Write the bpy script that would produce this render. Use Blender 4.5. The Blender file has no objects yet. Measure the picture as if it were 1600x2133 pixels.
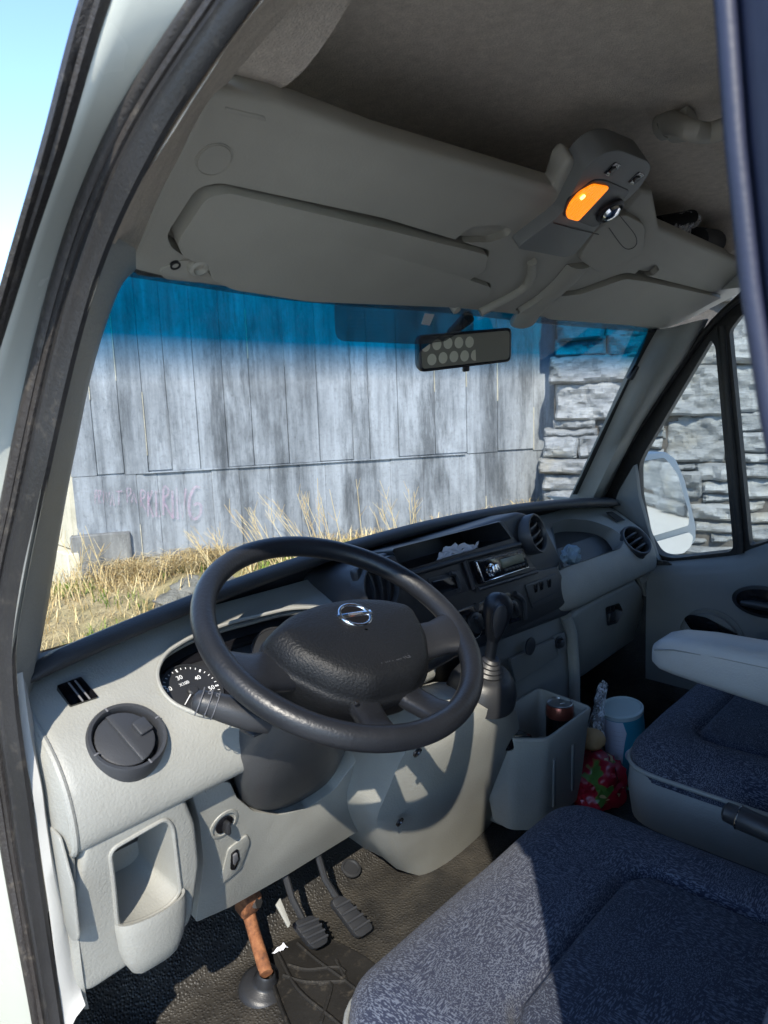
import bpy, bmesh, math, random
from mathutils import Vector as V, Matrix, noise
R = math.radians
S = bpy.context.scene
COL = S.collection
# ------------------------------------------------------------------ camera
cd = bpy.data.cameras.new('camera'); cam = bpy.data.objects.new('camera', cd); COL.objects.link(cam)
cd.sensor_fit = 'VERTICAL'; cd.sensor_height = 36.0; cd.lens = 36.0*1480/2133
cd.clip_start = 0.02; cd.clip_end = 2000
_f = V((math.sin(R(47))*math.cos(R(9.1)), math.cos(R(47))*math.cos(R(9.1)), -math.sin(R(9.1))))
_r0 = V((math.cos(R(47)), -math.sin(R(47)), 0)); _u0 = _r0.cross(_f)
_r = math.cos(R(-2))*_r0+math.sin(R(-2))*_u0; _u = -math.sin(R(-2))*_r0+math.cos(R(-2))*_u0
M = Matrix((_r, _u, -_f)).transposed().to_4x4(); M.translation = V((-.59, -.63, .31)); cam.matrix_world = M
cd.dof.use_dof = True; cd.dof.focus_distance = 1.5; cd.dof.aperture_fstop = 12.0
S.camera = cam
# ------------------------------------------------------------------ light
SUN_AZ, SUN_EL = 130.0, 42.0          # degrees to the left of straight ahead, height
EXPOSURE = 1.92
sdir = V((-math.sin(R(SUN_AZ))*math.cos(R(SUN_EL)), math.cos(R(SUN_AZ))*math.cos(R(SUN_EL)), math.sin(R(SUN_EL))))
W = bpy.data.worlds.new('World'); S.world = W; W.use_nodes = True
nt = W.node_tree; bg = nt.nodes['Background']
sky = nt.nodes.new('ShaderNodeTexSky'); sky.sky_type = 'NISHITA'; sky.sun_disc = False
sky.sun_elevation = R(SUN_EL); sky.sun_rotation = -R(SUN_AZ); sky.air_density = 0.85; sky.dust_density = 0.0; sky.ozone_density = 3.5
nt.links.new(sky.outputs[0], bg.inputs[0]); bg.inputs[1].default_value = 0.125
sl = bpy.data.lights.new('sun', 'SUN'); sl.energy = 2.05; sl.angle = R(0.53); sl.color = (1, .93, .8)
sun = bpy.data.objects.new('sun', sl); COL.objects.link(sun); sun.rotation_euler = (-sdir).to_track_quat('-Z', 'Y').to_euler()
S.view_settings.view_transform = 'Standard'; S.view_settings.look = 'None'; S.view_settings.exposure = EXPOSURE
S.view_settings.gamma = 1.0; S.view_settings.use_curve_mapping = False
try:
    S.cycles.max_bounces = 12; S.cycles.diffuse_bounces = 5; S.cycles.transparent_max_bounces = 24
    S.cycles.caustics_reflective = False; S.cycles.caustics_refractive = False; S.cycles.sample_clamp_indirect = 4.0
except Exception: pass

# ------------------------------------------------------------------ materials
def _nodes(name):
    m = bpy.data.materials.new(name); m.use_nodes = True
    t = m.node_tree; b = t.nodes['Principled BSDF']
    return m, t, b
def _n(t, kind, **kw):
    n = t.nodes.new(kind)
    for k, v in kw.items(): setattr(n, k, v)
    return n
def _mapc(t, scale=(1, 1, 1), rot=(0, 0, 0)):
    tc = _n(t, 'ShaderNodeTexCoord'); mp = _n(t, 'ShaderNodeMapping')
    mp.inputs['Scale'].default_value = scale; mp.inputs['Rotation'].default_value = rot
    t.links.new(tc.outputs['Object'], mp.inputs['Vector']); return mp.outputs[0]
def _noise(t, vec, scale, detail=3, rough=.55):
    n = _n(t, 'ShaderNodeTexNoise'); n.inputs['Scale'].default_value = scale; n.inputs['Detail'].default_value = detail; n.inputs['Roughness'].default_value = rough
    t.links.new(vec, n.inputs['Vector']); return n.outputs[0]
def _ramp(t, fac, stops):
    r = _n(t, 'ShaderNodeValToRGB'); e = r.color_ramp.elements
    while len(e) < len(stops): e.new(.5)
    for x, (p, c) in zip(e, stops):
        x.position = p; x.color = (c, c, c, 1) if isinstance(c, (int, float)) else (*c, 1)
    t.links.new(fac, r.inputs[0]); return r.outputs[0]
def _mix(t, fac, a, b, mode='MIX'):
    m = _n(t, 'ShaderNodeMix', data_type='RGBA', blend_type=mode)
    for s, v in ((m.inputs[0], fac), (m.inputs[6], a), (m.inputs[7], b)):
        if isinstance(v, (int, float)): s.default_value = v
        elif isinstance(v, tuple): s.default_value = (*v, 1)
        else: t.links.new(v, s)
    return m.outputs[2]
def _math(t, op, a, b=None):
    m = _n(t, 'ShaderNodeMath', operation=op)
    for s, v in zip(m.inputs, (a, b)):
        if v is None: continue
        if isinstance(v, (int, float)): s.default_value = v
        else: t.links.new(v, s)
    return m.outputs[0]
def _bump(t, b, h, strength=.3, dist=.001):
    n = _n(t, 'ShaderNodeBump'); n.inputs['Strength'].default_value = strength; n.inputs['Distance'].default_value = dist
    t.links.new(h, n.inputs['Height']); t.links.new(n.outputs[0], b.inputs['Normal'])
def plastic(name, col, rough=.5, grain=700, gstr=.35, var=.12, spec=.5, dist=.0006, dirt=.0, metal=0.0):
    m, t, b = _nodes(name); vec = _mapc(t)
    big = _noise(t, vec, 9, 4); fine = _noise(t, vec, grain, 2)
    c = _mix(t, _ramp(t, big, [(.3, 0.), (.7, 1.)]), tuple(x*(1-var) for x in col), tuple(min(1, x*(1+var)) for x in col))
    if dirt:
        sp = _noise(t, vec, 55, 6, .7)
        c = _mix(t, _math(t, 'MULTIPLY', _ramp(t, sp, [(.56, 0.), (.72, 1.)]), dirt), c, (.2, .17, .13))
    t.links.new(c, b.inputs['Base Color']); b.inputs['Metallic'].default_value = metal
    r = _math(t, 'MULTIPLY_ADD', big, .22); t.links.new(r, b.inputs['Roughness'])
    r.node.inputs[2].default_value = rough-.11
    b.inputs['Specular IOR Level'].default_value = spec
    if gstr: _bump(t, b, fine, gstr, dist)
    return m
def plain(name, col, rough=.5, metal=0, spec=.5, emit=None):
    m, t, b = _nodes(name); b.inputs['Base Color'].default_value = (*col, 1); b.inputs['Roughness'].default_value = rough
    b.inputs['Metallic'].default_value = metal; b.inputs['Specular IOR Level'].default_value = spec
    return m
def glassmat(name, tint=(1, 1, 1), refl=.06, band=None):
    m = bpy.data.materials.new(name); m.use_nodes = True; t = m.node_tree; t.nodes.clear()
    out = _n(t, 'ShaderNodeOutputMaterial'); tr = _n(t, 'ShaderNodeBsdfTransparent'); gl = _n(t, 'ShaderNodeBsdfGlossy'); mx = _n(t, 'ShaderNodeMixShader')
    gl.inputs['Roughness'].default_value = .02; tr.inputs[0].default_value = (*tint, 1)
    lw = _n(t, 'ShaderNodeLayerWeight'); lw.inputs[0].default_value = .5
    f = _math(t, 'MULTIPLY_ADD', _math(t, 'POWER', lw.outputs['Facing'], 5.0), .5); f.node.inputs[2].default_value = refl*.5
    t.links.new(f, mx.inputs[0]); t.links.new(tr.outputs[0], mx.inputs[1]); t.links.new(gl.outputs[0], mx.inputs[2]); t.links.new(mx.outputs[0], out.inputs[0])
    df = _n(t, 'ShaderNodeBsdfDiffuse'); df.inputs[0].default_value = (.8, .8, .78, 1); m2 = _n(t, 'ShaderNodeMixShader')
    t.links.new(_ramp(t, _noise(t, _mapc(t, (1, .4, 1), (0, .6, 0)), 9, 7, .75), [(.42, .006), (.72, .05)]), m2.inputs[0]); t.links.new(mx.outputs[0], m2.inputs[1]); t.links.new(df.outputs[0], m2.inputs[2]); t.links.new(m2.outputs[0], out.inputs[0])
    if band:
        tc = _n(t, 'ShaderNodeTexCoord'); sx = _n(t, 'ShaderNodeSeparateXYZ'); t.links.new(tc.outputs['Object'], sx.inputs[0])
        c = _ramp(t, _math(t, 'DIVIDE', _math(t, 'SUBTRACT', sx.outputs[2], band[0]), band[1]-band[0]),
                  [(0, tint), (.45, tuple(.35*a+.65*b for a, b in zip(tint, band[2]))), (.8, band[2]), (1, tuple(.85*x for x in band[2]))])
        t.links.new(c, tr.inputs[0])
    return m

LG = (.36, .365, .335)
M_ = {
 'dash': plastic('light_grey_plastic', (.282, .281, .258), .5, 300, .6, .09, .4, .0011, .14),
 'dashdark': plastic('mid_grey_plastic', (.17, .175, .17), .5, 420, .45, .07, .4, .0008),
 'shroud': plastic('dark_grey_shroud', (.05, .051, .053), .42, 420, .4, .1, .45, .0008),
 'head': plastic('header_grey_plastic', (.36, .345, .295), .6, 300, .4, .05, .3, .0006),
 'visor': plastic('visor_vinyl', (.345, .33, .28), .55, 300, .4, .05, .35, .0006),
 'black': plastic('black_plastic', (.022, .023, .026), .42, 500, .4, .15, .45, .0006),
 'pad': plastic('black_pad_plastic', (.03, .031, .034), .5, 420, .7, .15, .4, .001),
 'stack': plastic('charcoal_plastic', (.036, .038, .043), .45, 500, .4, .1, .45, .0006),
 'gloss': plain('gloss_black', (.008, .008, .01), .12),
 'wheel': plastic('wheel_rubber', (.011, .0122, .0155), .40, 260, .5, .25, .42, .0008),
 'wheelhub': plastic('wheel_hub_vinyl', (.007, .0078, .0095), .5, 330, .8, .1, .22, .0012),  # base colour lowered to hold the shade over the hub
 'rubber': plastic('seal_rubber', (.018, .017, .017), .5, 300, .5, .2, .4, .001, .15),
 'rubber2': plastic('seal_rubber_worn', (.032, .028, .026), .5, 260, .8, .25, .4, .0015, .35),
 'paint': plastic('white_van_paint', (.43, .445, .40), .25, 60, .03, .03, .5, .0002, .04),
 'white': plastic('white_trim', (.5, .49, .46), .5, 350, .3, .04, .4, .0005, .06),
 'chrome': plain('chrome', (.75, .76, .78), .12, 1),
 'metal': plain('bare_steel', (.5, .5, .5), .35, 1),
 'screw': plain('dark_screw', (.05, .05, .055), .35, .8),
 'mirror': plain('mirror_glass', (.8, .82, .83), .03, 1),
 'vinyl': plastic('grey_seat_vinyl', (.22, .225, .215), .5, 300, .6, .08, .4, .001),
 'whiteprint': plain('white_print', (.75, .76, .78), .6),
 'greyprint': plain('grey_print', (.12, .12, .13), .6),
 'bluedark': plastic('dark_blue_pillar', (.018, .022, .045), .5, 300, .3, .1, .4, .0006),
 'glass': glassmat('window_glass', (.93, .96, .95), .05),
 'wind': glassmat('windscreen_glass', (.95, .97, .97), .05, (.338, .405, (.0, .215, .41))),
}
def mat_headliner():
    m, t, b = _nodes('headliner_felt'); vec = _mapc(t)
    a = _noise(t, vec, 60, 5, .75); f = _noise(t, vec, 420, 3, .7); g = _noise(t, vec, 6, 3)
    c = _mix(t, _ramp(t, a, [(.3, 0.), (.7, 1.)]), (.55, .47, .385), (.82, .72, .60))
    c = _mix(t, _ramp(t, f, [(.35, 0.), (.65, 1.)]), _mix(t, .35, c, (.2, .18, .15)), c)
    c = _mix(t, .25, c, _mix(t, g, (.52, .47, .41), (.7, .64, .57)))
    t.links.new(c, b.inputs['Base Color']); b.inputs['Roughness'].default_value = 1; b.inputs['Specular IOR Level'].default_value = .1
    _bump(t, b, f, .8, .003); return m
def mat_seat(name, dark, light, dens=.5):
    m, t, b = _nodes(name)
    n1 = _noise(t, _mapc(t, (1.0, .22, .6), (0, 0, R(20))), 760, 1.5); n2 = _noise(t, _mapc(t, (.22, 1.0, .6), (0, 0, R(20))), 760, 1.5); n3 = _noise(t, _mapc(t), 600, 1.5)
    patch = _noise(t, _mapc(t), 16, 2); patch2 = _noise(t, _mapc(t), 11, 3)
    k = _mix(t, _ramp(t, patch, [(.46, 0.), (.54, 1.)]), n1, n2); k = _mix(t, _ramp(t, patch2, [(.5, 0.), (.58, 1.)]), k, n3)
    fl = _ramp(t, k, [(dens, 0.), (dens+.07, 1.)])
    weave = _noise(t, _mapc(t), 1500, 2, .7)
    c = _mix(t, fl, dark, light); c = _mix(t, _ramp(t, weave, [(.3, 0.), (.7, 1.)]), _mix(t, .4, c, (.01, .012, .03)), c)
    t.links.new(c, b.inputs['Base Color']); b.inputs['Roughness'].default_value = .95; b.inputs['Specular IOR Level'].default_value = .12
    b.inputs['Sheen Weight'].default_value = .08; b.inputs['Sheen Roughness'].default_value = .5
    _bump(t, b, _math(t, 'ADD', weave, _math(t, 'MULTIPLY', fl, .6)), .5, .0012); return m
def mat_floor():
    m, t, b = _nodes('pebbled_floor_rubber'); vec = _mapc(t)
    v = _n(t, 'ShaderNodeTexVoronoi'); v.inputs['Scale'].default_value = 210; t.links.new(vec, v.inputs['Vector'])
    n = _noise(t, vec, 14, 5)
    c = _mix(t, _ramp(t, n, [(.4, 0.), (.75, 1.)]), (.018, .017, .016), (.05, .045, .038))
    t.links.new(c, b.inputs['Base Color']); b.inputs['Roughness'].default_value = .5; b.inputs['Specular IOR Level'].default_value = .5
    _bump(t, b, _ramp(t, v.outputs['Distance'], [(.0, 1.), (.6, 0.)]), .7, .0022); return m
def mat_concrete(name, lo, hi, seed=0.0, streak=1.0):
    m, t, b = _nodes(name)
    tc = _n(t, 'ShaderNodeTexCoord'); mp = _n(t, 'ShaderNodeMapping'); mp.inputs['Scale'].default_value = (1, 1, .055); mp.inputs['Location'].default_value = (seed, seed*2, 0)
    t.links.new(tc.outputs['Object'], mp.inputs[0]); oi = _n(t, 'ShaderNodeObjectInfo')
    st = _noise(t, mp.outputs[0], 14, 8, .72); st2 = _noise(t, mp.outputs[0], 2.2, 5, .6)
    mid = _noise(t, _mapc(t, (1, 1, .35)), 5, 7, .7); bl = _noise(t, _mapc(t), 1.3, 5, .6); fn = _noise(t, _mapc(t), 38, 6, .7); sp = _noise(t, _mapc(t), 85, 3, .6)
    c = _mix(t, _ramp(t, _math(t, 'ADD', _math(t, 'MULTIPLY', st, .34), _math(t, 'ADD', _math(t, 'MULTIPLY', st2, .36), _math(t, 'MULTIPLY', mid, .30))), [(.40, 0.), (.57, 1.)]), lo, hi)
    c = _mix(t, _math(t, 'MULTIPLY', _ramp(t, bl, [(.5, 0.), (.68, 1.)]), .45), c, tuple(x*.5 for x in lo))
    c = _mix(t, _math(t, 'MULTIPLY', _ramp(t, fn, [(.52, 0.), (.7, 1.)]), .35), c, tuple(x*.55 for x in lo))
    c = _mix(t, _math(t, 'MULTIPLY', _ramp(t, sp, [(.70, 0.), (.74, 1.)]), .8), c, (.05, .05, .055))
    dr = _noise(t, _mapc(t, (1, 1, .16)), 3.2, 7, .75); c = _mix(t, _math(t, 'MULTIPLY', _ramp(t, dr, [(.49, 0.), (.64, 1.)]), .75), c, tuple(x*.42 for x in lo))
    br = _math(t, 'MULTIPLY_ADD', oi.outputs['Random'], .14); br.node.inputs[2].default_value = .92
    hs = _n(t, 'ShaderNodeHueSaturation'); t.links.new(br, hs.inputs['Value']); t.links.new(c, hs.inputs['Color'])
    t.links.new(hs.outputs[0], b.inputs['Base Color']); b.inputs['Roughness'].default_value = .9; b.inputs['Specular IOR Level'].default_value = .2
    _bump(t, b, _math(t, 'ADD', _math(t, 'MULTIPLY', st, .5), fn), .35, .01); return m
def mat_stone():
    m, t, b = _nodes('split_schist'); oi = _n(t, 'ShaderNodeObjectInfo')
    lay = _noise(t, _mapc(t, (1, 1, 5)), 3.0, 8, .7); bl = _noise(t, _mapc(t), 2.0, 5, .6); fn = _noise(t, _mapc(t), 24, 6, .7)
    c = _mix(t, _ramp(t, lay, [(.33, 0.), (.66, 1.)]), (.12, .13, .14), (.30, .31, .315))
    c = _mix(t, _math(t, 'MULTIPLY', _ramp(t, bl, [(.55, 0.), (.72, 1.)]), .45), c, (.30, .25, .15))
    c = _mix(t, _math(t, 'MULTIPLY', _ramp(t, fn, [(.55, 0.), (.75, 1.)]), .3), c, (.09, .09, .095))
    br = _math(t, 'MULTIPLY_ADD', oi.outputs['Random'], .3); br.node.inputs[2].default_value = .85
    hs = _n(t, 'ShaderNodeHueSaturation'); t.links.new(br, hs.inputs['Value']); t.links.new(c, hs.inputs['Color'])
    t.links.new(hs.outputs[0], b.inputs['Base Color']); b.inputs['Roughness'].default_value = .85
    _bump(t, b, _math(t, 'ADD', lay, _math(t, 'ADD', _math(t, 'MULTIPLY', fn, .5), _math(t, 'MULTIPLY', _noise(t, _mapc(t, (1, 1, 2)), 80, 4, .7), .25))), 1.0, .03); return m
def mat_ground():
    m, t, b = _nodes('grassy_ground'); a = _noise(t, _mapc(t), 5, 6, .7); g = _noise(t, _mapc(t), 1.3, 3); f = _noise(t, _mapc(t), 60, 4, .7)
    c = _mix(t, _ramp(t, a, [(.35, 0.), (.65, 1.)]), (.26, .2, .1), (.46, .37, .2))
    c = _mix(t, _math(t, 'MULTIPLY', _ramp(t, g, [(.48, 0.), (.62, 1.)]), .6), c, (.13, .14, .035))
    c = _mix(t, _ramp(t, f, [(.3, 0.), (.6, 1.)]), _mix(t, .5, c, (.05, .04, .02)), c)
    tc = _n(t, 'ShaderNodeTexCoord'); sx = _n(t, 'ShaderNodeSeparateXYZ'); t.links.new(tc.outputs['Object'], sx.inputs[0])
    gv = _mix(t, f, (.46, .45, .42), (.62, .60, .56)); edge = _math(t, 'ADD', sx.outputs[1], _math(t, 'MULTIPLY', a, .8))
    c = _mix(t, _ramp(t, _math(t, 'MULTIPLY', edge, .2), [(.36, 0.), (.42, 1.)]), gv, c)
    t.links.new(c, b.inputs['Base Color']); b.inputs['Roughness'].default_value = 1; _bump(t, b, f, .8, .02); return m
def mat_rust():
    m, t, b = _nodes('rusty_steel'); a = _noise(t, _mapc(t), 70, 6, .7)
    t.links.new(_ramp(t, a, [(.3, (.06, .025, .015)), (.5, (.22, .085, .035)), (.72, (.36, .16, .07))]), b.inputs['Base Color']); b.inputs['Roughness'].default_value = .8
    _bump(t, b, a, .5, .002); return m
def mat_rand(name, cols, rough=.8):
    m, t, b = _nodes(name); g = _n(t, 'ShaderNodeNewGeometry')
    st = [(i/(max(1, len(cols)-1)), c) for i, c in enumerate(cols)]
    t.links.new(_ramp(t, g.outputs['Random Per Island'], st), b.inputs['Base Color']); b.inputs['Roughness'].default_value = rough; b.inputs['Specular IOR Level'].default_value = .2
    return m
M_['liner'] = mat_headliner(); M_['seat'] = mat_seat('blue_flecked_seat_fabric', (.028, .033, .055), (.13, .148, .19))
M_['seat2'] = mat_seat('blue_flecked_seat_insert', (.022, .027, .044), (.11, .128, .165), .52)
M_['floor'] = mat_floor(); M_['conc'] = mat_concrete('board_marked_concrete', (.10, .11, .121), (.285, .308, .332)); M_['conc2'] = mat_concrete('old_base_concrete', (.09, .09, .088), (.24, .24, .23), 3.0)
M_['stone'] = mat_stone(); M_['ground'] = mat_ground(); M_['rust'] = mat_rust()
M_['straw'] = mat_rand('dry_straw', [(.42, .30, .13), (.58, .45, .22), (.66, .54, .31), (.48, .33, .15), (.36, .27, .12)])
M_['green'] = mat_rand('fresh_grass', [(.10, .17, .02), (.16, .24, .03), (.22, .26, .06), (.12, .15, .03)])

# ------------------------------------------------------------------ mesh helpers
def setp(o, parent):
    if parent is not None:
        o.parent = parent
        if parent.type == 'EMPTY': o.matrix_parent_inverse = Matrix.Translation(-V(parent.location))
def link(name, me, mat, parent=None):
    o = bpy.data.objects.new(name, me); COL.objects.link(o)
    if mat is not None: me.materials.append(M_[mat] if isinstance(mat, str) else mat)
    setp(o, parent); return o
def finish(bm, name, mat, parent, smooth=40, bev=0, seg=2, weld=0):
    if weld: bmesh.ops.remove_doubles(bm, verts=bm.verts, dist=weld)
    bmesh.ops.recalc_face_normals(bm, faces=bm.faces)
    if bev:
        ed = [e for e in bm.edges if len(e.link_faces) == 2 and e.calc_face_angle(0) > R(28)]
        if ed: bmesh.ops.bevel(bm, geom=ed, offset=bev, offset_type='OFFSET', segments=seg, profile=.5, affect='EDGES', clamp_overlap=True)
    me = bpy.data.meshes.new(name); bm.to_mesh(me); bm.free()
    if smooth:
        me.shade_smooth(); me.set_sharp_from_angle(angle=R(smooth))
    return link(name, me, mat, parent)
def mk(name, vs, fs, mat, parent=None, **kw):
    bm = bmesh.new(); bv = [bm.verts.new(v) for v in vs]
    for f in fs:
        try: bm.faces.new([bv[i] for i in f])
        except ValueError: pass
    return finish(bm, name, mat, parent, **kw)
def grid_mesh(rows, closed_u=False, closed_v=False):
    n = len(rows); k = len(rows[0]); vs = [p for r in rows for p in r]; fs = []
    for i in range(n if closed_v else n-1):
        for j in range(k if closed_u else k-1):
            a, b = i*k+j, i*k+(j+1) % k; c, d = ((i+1) % n)*k+(j+1) % k, ((i+1) % n)*k+j
            fs.append((a, b, c, d))
    return vs, fs
def loft(name, rows, mat, parent=None, closed_u=False, caps=False, thick=0, closed_v=False, **kw):
    vs, fs = grid_mesh(rows, closed_u, closed_v); k = len(rows[0])
    if caps: fs += [tuple(range(k)), tuple(range((len(rows)-1)*k, len(rows)*k))]
    if thick:
        n = len(vs); nr = [V((0, 0, 0)) for _ in vs]; vv = [V(v) for v in vs]
        for f in fs:
            q = (vv[f[2]]-vv[f[0]]).cross(vv[f[3 % len(f)]]-vv[f[1]])
            for i in f: nr[i] += q
        vs = vv+[v-nn.normalized()*thick for v, nn in zip(vv, nr)]
        cnt = {}
        for f in fs:
            for a, b in zip(f, f[1:]+f[:1]): cnt[(a, b)] = 1
        side = [(a, b, b+n, a+n) for (a, b) in cnt if (b, a) not in cnt]
        fs = fs+[tuple(i+n for i in reversed(f)) for f in fs]+side
    return mk(name, vs, fs, mat, parent, **kw)
def crv(pts, n=6, closed=False):                       # Catmull-Rom through the points
    P = [V(p) for p in pts]; m = len(P); out = []
    rng = range(m) if closed else range(m-1)
    for i in rng:
        g = (lambda j: P[j % m]) if closed else (lambda j: P[max(0, min(m-1, j))] if 0 <= j < m else (2*P[0]-P[1] if j < 0 else 2*P[-1]-P[-2]))
        a, b, c, d = g(i-1), g(i), g(i+1), g(i+2)
        for s in range(n):
            t = s/n; out.append(.5*((2*b)+(c-a)*t+(2*a-5*b+4*c-d)*t*t+(3*b-a-3*c+d)*t**3))
    if not closed: out.append(P[-1])
    return out
def rnd(pts, r, n=5):                                  # round the corners of a closed loop
    P = [V(p) for p in pts]; m = len(P); out = []; rr = r if isinstance(r, (list, tuple)) else [r]*m
    for i in range(m):
        p, a, b = P[i], P[i-1], P[(i+1) % m]; da, db = a-p, b-p
        q = min(rr[i], da.length*.48, db.length*.48)
        if q < 1e-5: out.append(p); continue
        s, e = p+da.normalized()*q, p+db.normalized()*q
        for k in range(n+1):
            t = k/n; out.append((1-t)**2*s+2*t*(1-t)*p+t*t*e)
    return out
def nrm(loop):
    s = V((0, 0, 0)); P = [V(p) for p in loop]
    for a, b in zip(P, P[1:]+P[:1]): s += a.cross(b)
    return s.normalized()
def facing(n, to):                                     # flip a normal towards a direction
    return n if n.dot(V(to)) > 0 else -n
def plate(name, loop, thick, mat, parent=None, to=(0, -1, .3), bev=.003, lift=0, seg=2, **kw):
    n = facing(nrm(loop), to); P = [V(p)+n*lift for p in loop]; k = len(P)
    vs = P+[p-n*thick for p in P]
    fs = [tuple(range(k)), tuple(range(2*k-1, k-1, -1))]+[(i, i+k, (i+1) % k+k, (i+1) % k) for i in range(k)]
    return mk(name, vs, fs, mat, parent, bev=bev, seg=seg, **kw)
def tube(name, path, r, mat, parent=None, seg=12, closed=False, caps=True, flat=1.0, up=None, **kw):
    P = [V(p) for p in path]; n = len(P); rr = r if isinstance(r, (list, tuple)) else [r]*n
    T = []
    for i in range(n):
        a, b = (P[i-1], P[(i+1) % n]) if closed else (P[max(0, i-1)], P[min(n-1, i+1)])
        T.append((b-a).normalized())
    u = V(up) if up else (V((0, 0, 1)) if abs(T[0].z) < .9 else V((1, 0, 0)))
    rows = []
    for i in range(n):
        u = (u-T[i]*u.dot(T[i])).normalized(); w = T[i].cross(u)
        rows.append([P[i]+rr[i]*(math.cos(2*math.pi*k/seg)*u*flat+math.sin(2*math.pi*k/seg)*w) for k in range(seg)])
    return loft(name, rows, mat, parent, closed_u=True, caps=caps and not closed, closed_v=closed, **kw)
def basis(ax, up=(0, 0, 1)):
    z = V(ax).normalized(); x = V(up); x = x-z*x.dot(z)
    if x.length < 1e-4: x = V((1, 0, 0)); x = x-z*x.dot(z)
    x.normalize(); return x, z.cross(x), z
def lathe(name, prof, o, ax, mat, parent=None, seg=32, **kw):      # prof: (radius, height along axis)
    x, y, z = basis(ax); o = V(o)
    rows = [[o+z*h+max(r, 1e-5)*(math.cos(2*math.pi*k/seg)*x+math.sin(2*math.pi*k/seg)*y) for k in range(seg)] for r, h in prof]
    return loft(name, rows, mat, parent, closed_u=True, weld=2e-5, **kw)
def circ(o, ax, r, n=32, ry=None, up=(0, 0, 1)):
    x, y, z = basis(ax, up); o = V(o); ry = ry or r
    return [o+ry*math.cos(2*math.pi*k/n)*x+r*math.sin(2*math.pi*k/n)*y for k in range(n)]
def boxm(name, c, s, mat, parent=None, rot=None, bev=.003, **kw):
    q = rot or Matrix.Identity(3); c = V(c)
    vs = [c+q @ V((x*s[0]/2, y*s[1]/2, z*s[2]/2)) for x in (-1, 1) for y in (-1, 1) for z in (-1, 1)]
    return mk(name, vs, [(0, 1, 3, 2), (4, 6, 7, 5), (0, 4, 5, 1), (2, 3, 7, 6), (0, 2, 6, 4), (1, 5, 7, 3)], mat, parent, bev=bev, **kw)
def cut(o, loops, to=(0, -1, .3), fro=.05, back=.08):   # cut prisms through a mesh
    for lp in loops:
        n = facing(nrm(lp), to); c = plate('cutter', [V(p)+n*fro for p in lp], fro+back, 'black', None, to=to, bev=0, smooth=0)
        md = o.modifiers.new('c', 'BOOLEAN'); md.operation = 'DIFFERENCE'; md.solver = 'EXACT'; md.object = c
        dg = bpy.context.evaluated_depsgraph_get(); dg.update()
        me = bpy.data.meshes.new_from_object(o.evaluated_get(dg)); o.modifiers.clear(); old = o.data; o.data = me; bpy.data.meshes.remove(old)
        me.shade_smooth(); me.set_sharp_from_angle(angle=R(40)); bpy.data.objects.remove(c)
def tub(name, loop, depth, mat, parent=None, to=(0, -1, .3), shrink=.96, dirv=None, lip=0, **kw):   # open recess: rim loop, walls and a back
    n = facing(nrm(loop), to); d = V(dirv) if dirv else -n*depth; P = [V(p) for p in loop]; c = sum(P, V())/len(P)
    Q = [c+(p-c)*shrink+d for p in P]; k = len(P)
    rows = [P, [p*.5+q*.5 for p, q in zip(P, Q)], Q]
    vs, fs = grid_mesh(rows, True); fs.append(tuple(range(2*k, 3*k)))
    return mk(name, vs, fs, mat, parent, **kw)
def text(name, s, o, xdir, ydir, h, mat, parent=None, ext=.0004, align='CENTER'):
    cu = bpy.data.curves.new(name, 'FONT'); cu.body = s; cu.size = h*1.4; cu.align_x = align; cu.align_y = 'CENTER'; cu.extrude = ext; cu.resolution_u = 3
    t = bpy.data.objects.new('t', cu); COL.objects.link(t); dg = bpy.context.evaluated_depsgraph_get(); dg.update()
    me = bpy.data.meshes.new_from_object(t.evaluated_get(dg)); bpy.data.objects.remove(t); bpy.data.curves.remove(cu)
    x = V(xdir).normalized(); y = V(ydir); y = (y-x*y.dot(x)).normalized(); z = x.cross(y)
    me.transform(Matrix((x, y, z)).transposed().to_4x4()); me.transform(Matrix.Translation(V(o)))
    me.materials.clear(); return link(name, me, mat, parent)
def empty(name, loc):
    e = bpy.data.objects.new(name, None); COL.objects.link(e); e.location = loc; e.empty_display_size = .1; return e
def tag(o, label=None, cat=None, group=None, kind=None):
    if label: o['label'] = label
    if cat: o['category'] = cat
    if group: o['group'] = group
    if kind: o['kind'] = kind
    return o
def lerp(a, b, t): return V(a)*(1-t)+V(b)*t
# ================================================================== OUTSIDE
rng = random.Random(7)
WN = V((-.5114, -.8593, 0)); WU = V((.8593, -.5114, 0)); WO = V((1.7354,4.8511,-0.2271)); WO.z = 0
def wp(u, z, off=0): return WO+WU*u+V((0, 0, z))+WN*off
def gz(x, y):                                                   # height of the ground
    p = V((x, y, 0)); d = (p-WO).dot(WN); u = (p-WO).dot(WU)
    z = -1.32
    if d < 3.0 and u > -3:
        k = max(0, min(1, (1.9-d)/1.6)); k = k*k*(3-2*k); top = -1.04+.085*max(0, min(3.4, u-.6))
        zl = z+.28*k*max(0, min(1, (u+3)/3)); q = max(0, min(1, (d-.40)/.20)); zr = top+(-1.25-top)*q*q*(3-2*q) if d < .6 else -1.25-.07*max(0, min(1, (d-.6)/1.5))
        w = max(0, min(1, (u-.42)/.3)); z = zl*(1-w)+zr*w
    near = max(0, 1-((x-2)**2+(y-4)**2)/60)
    return z+near*(.05*noise.noise(V((x*1.3, y*1.3, 0)))+.025*noise.noise(V((x*5, y*5, 3))))
def axis(a, b, step, far):
    c = [a+i*step for i in range(int((b-a)/step)+1)]
    return [a-f for f in reversed(far)]+c+[b+f for f in far]
gx = axis(-2, 8, .13, [1, 3, 8, 20, 60, 150, 400]); gy = axis(0, 8, .13, [1, 3, 8, 20, 60, 150, 400])
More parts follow.
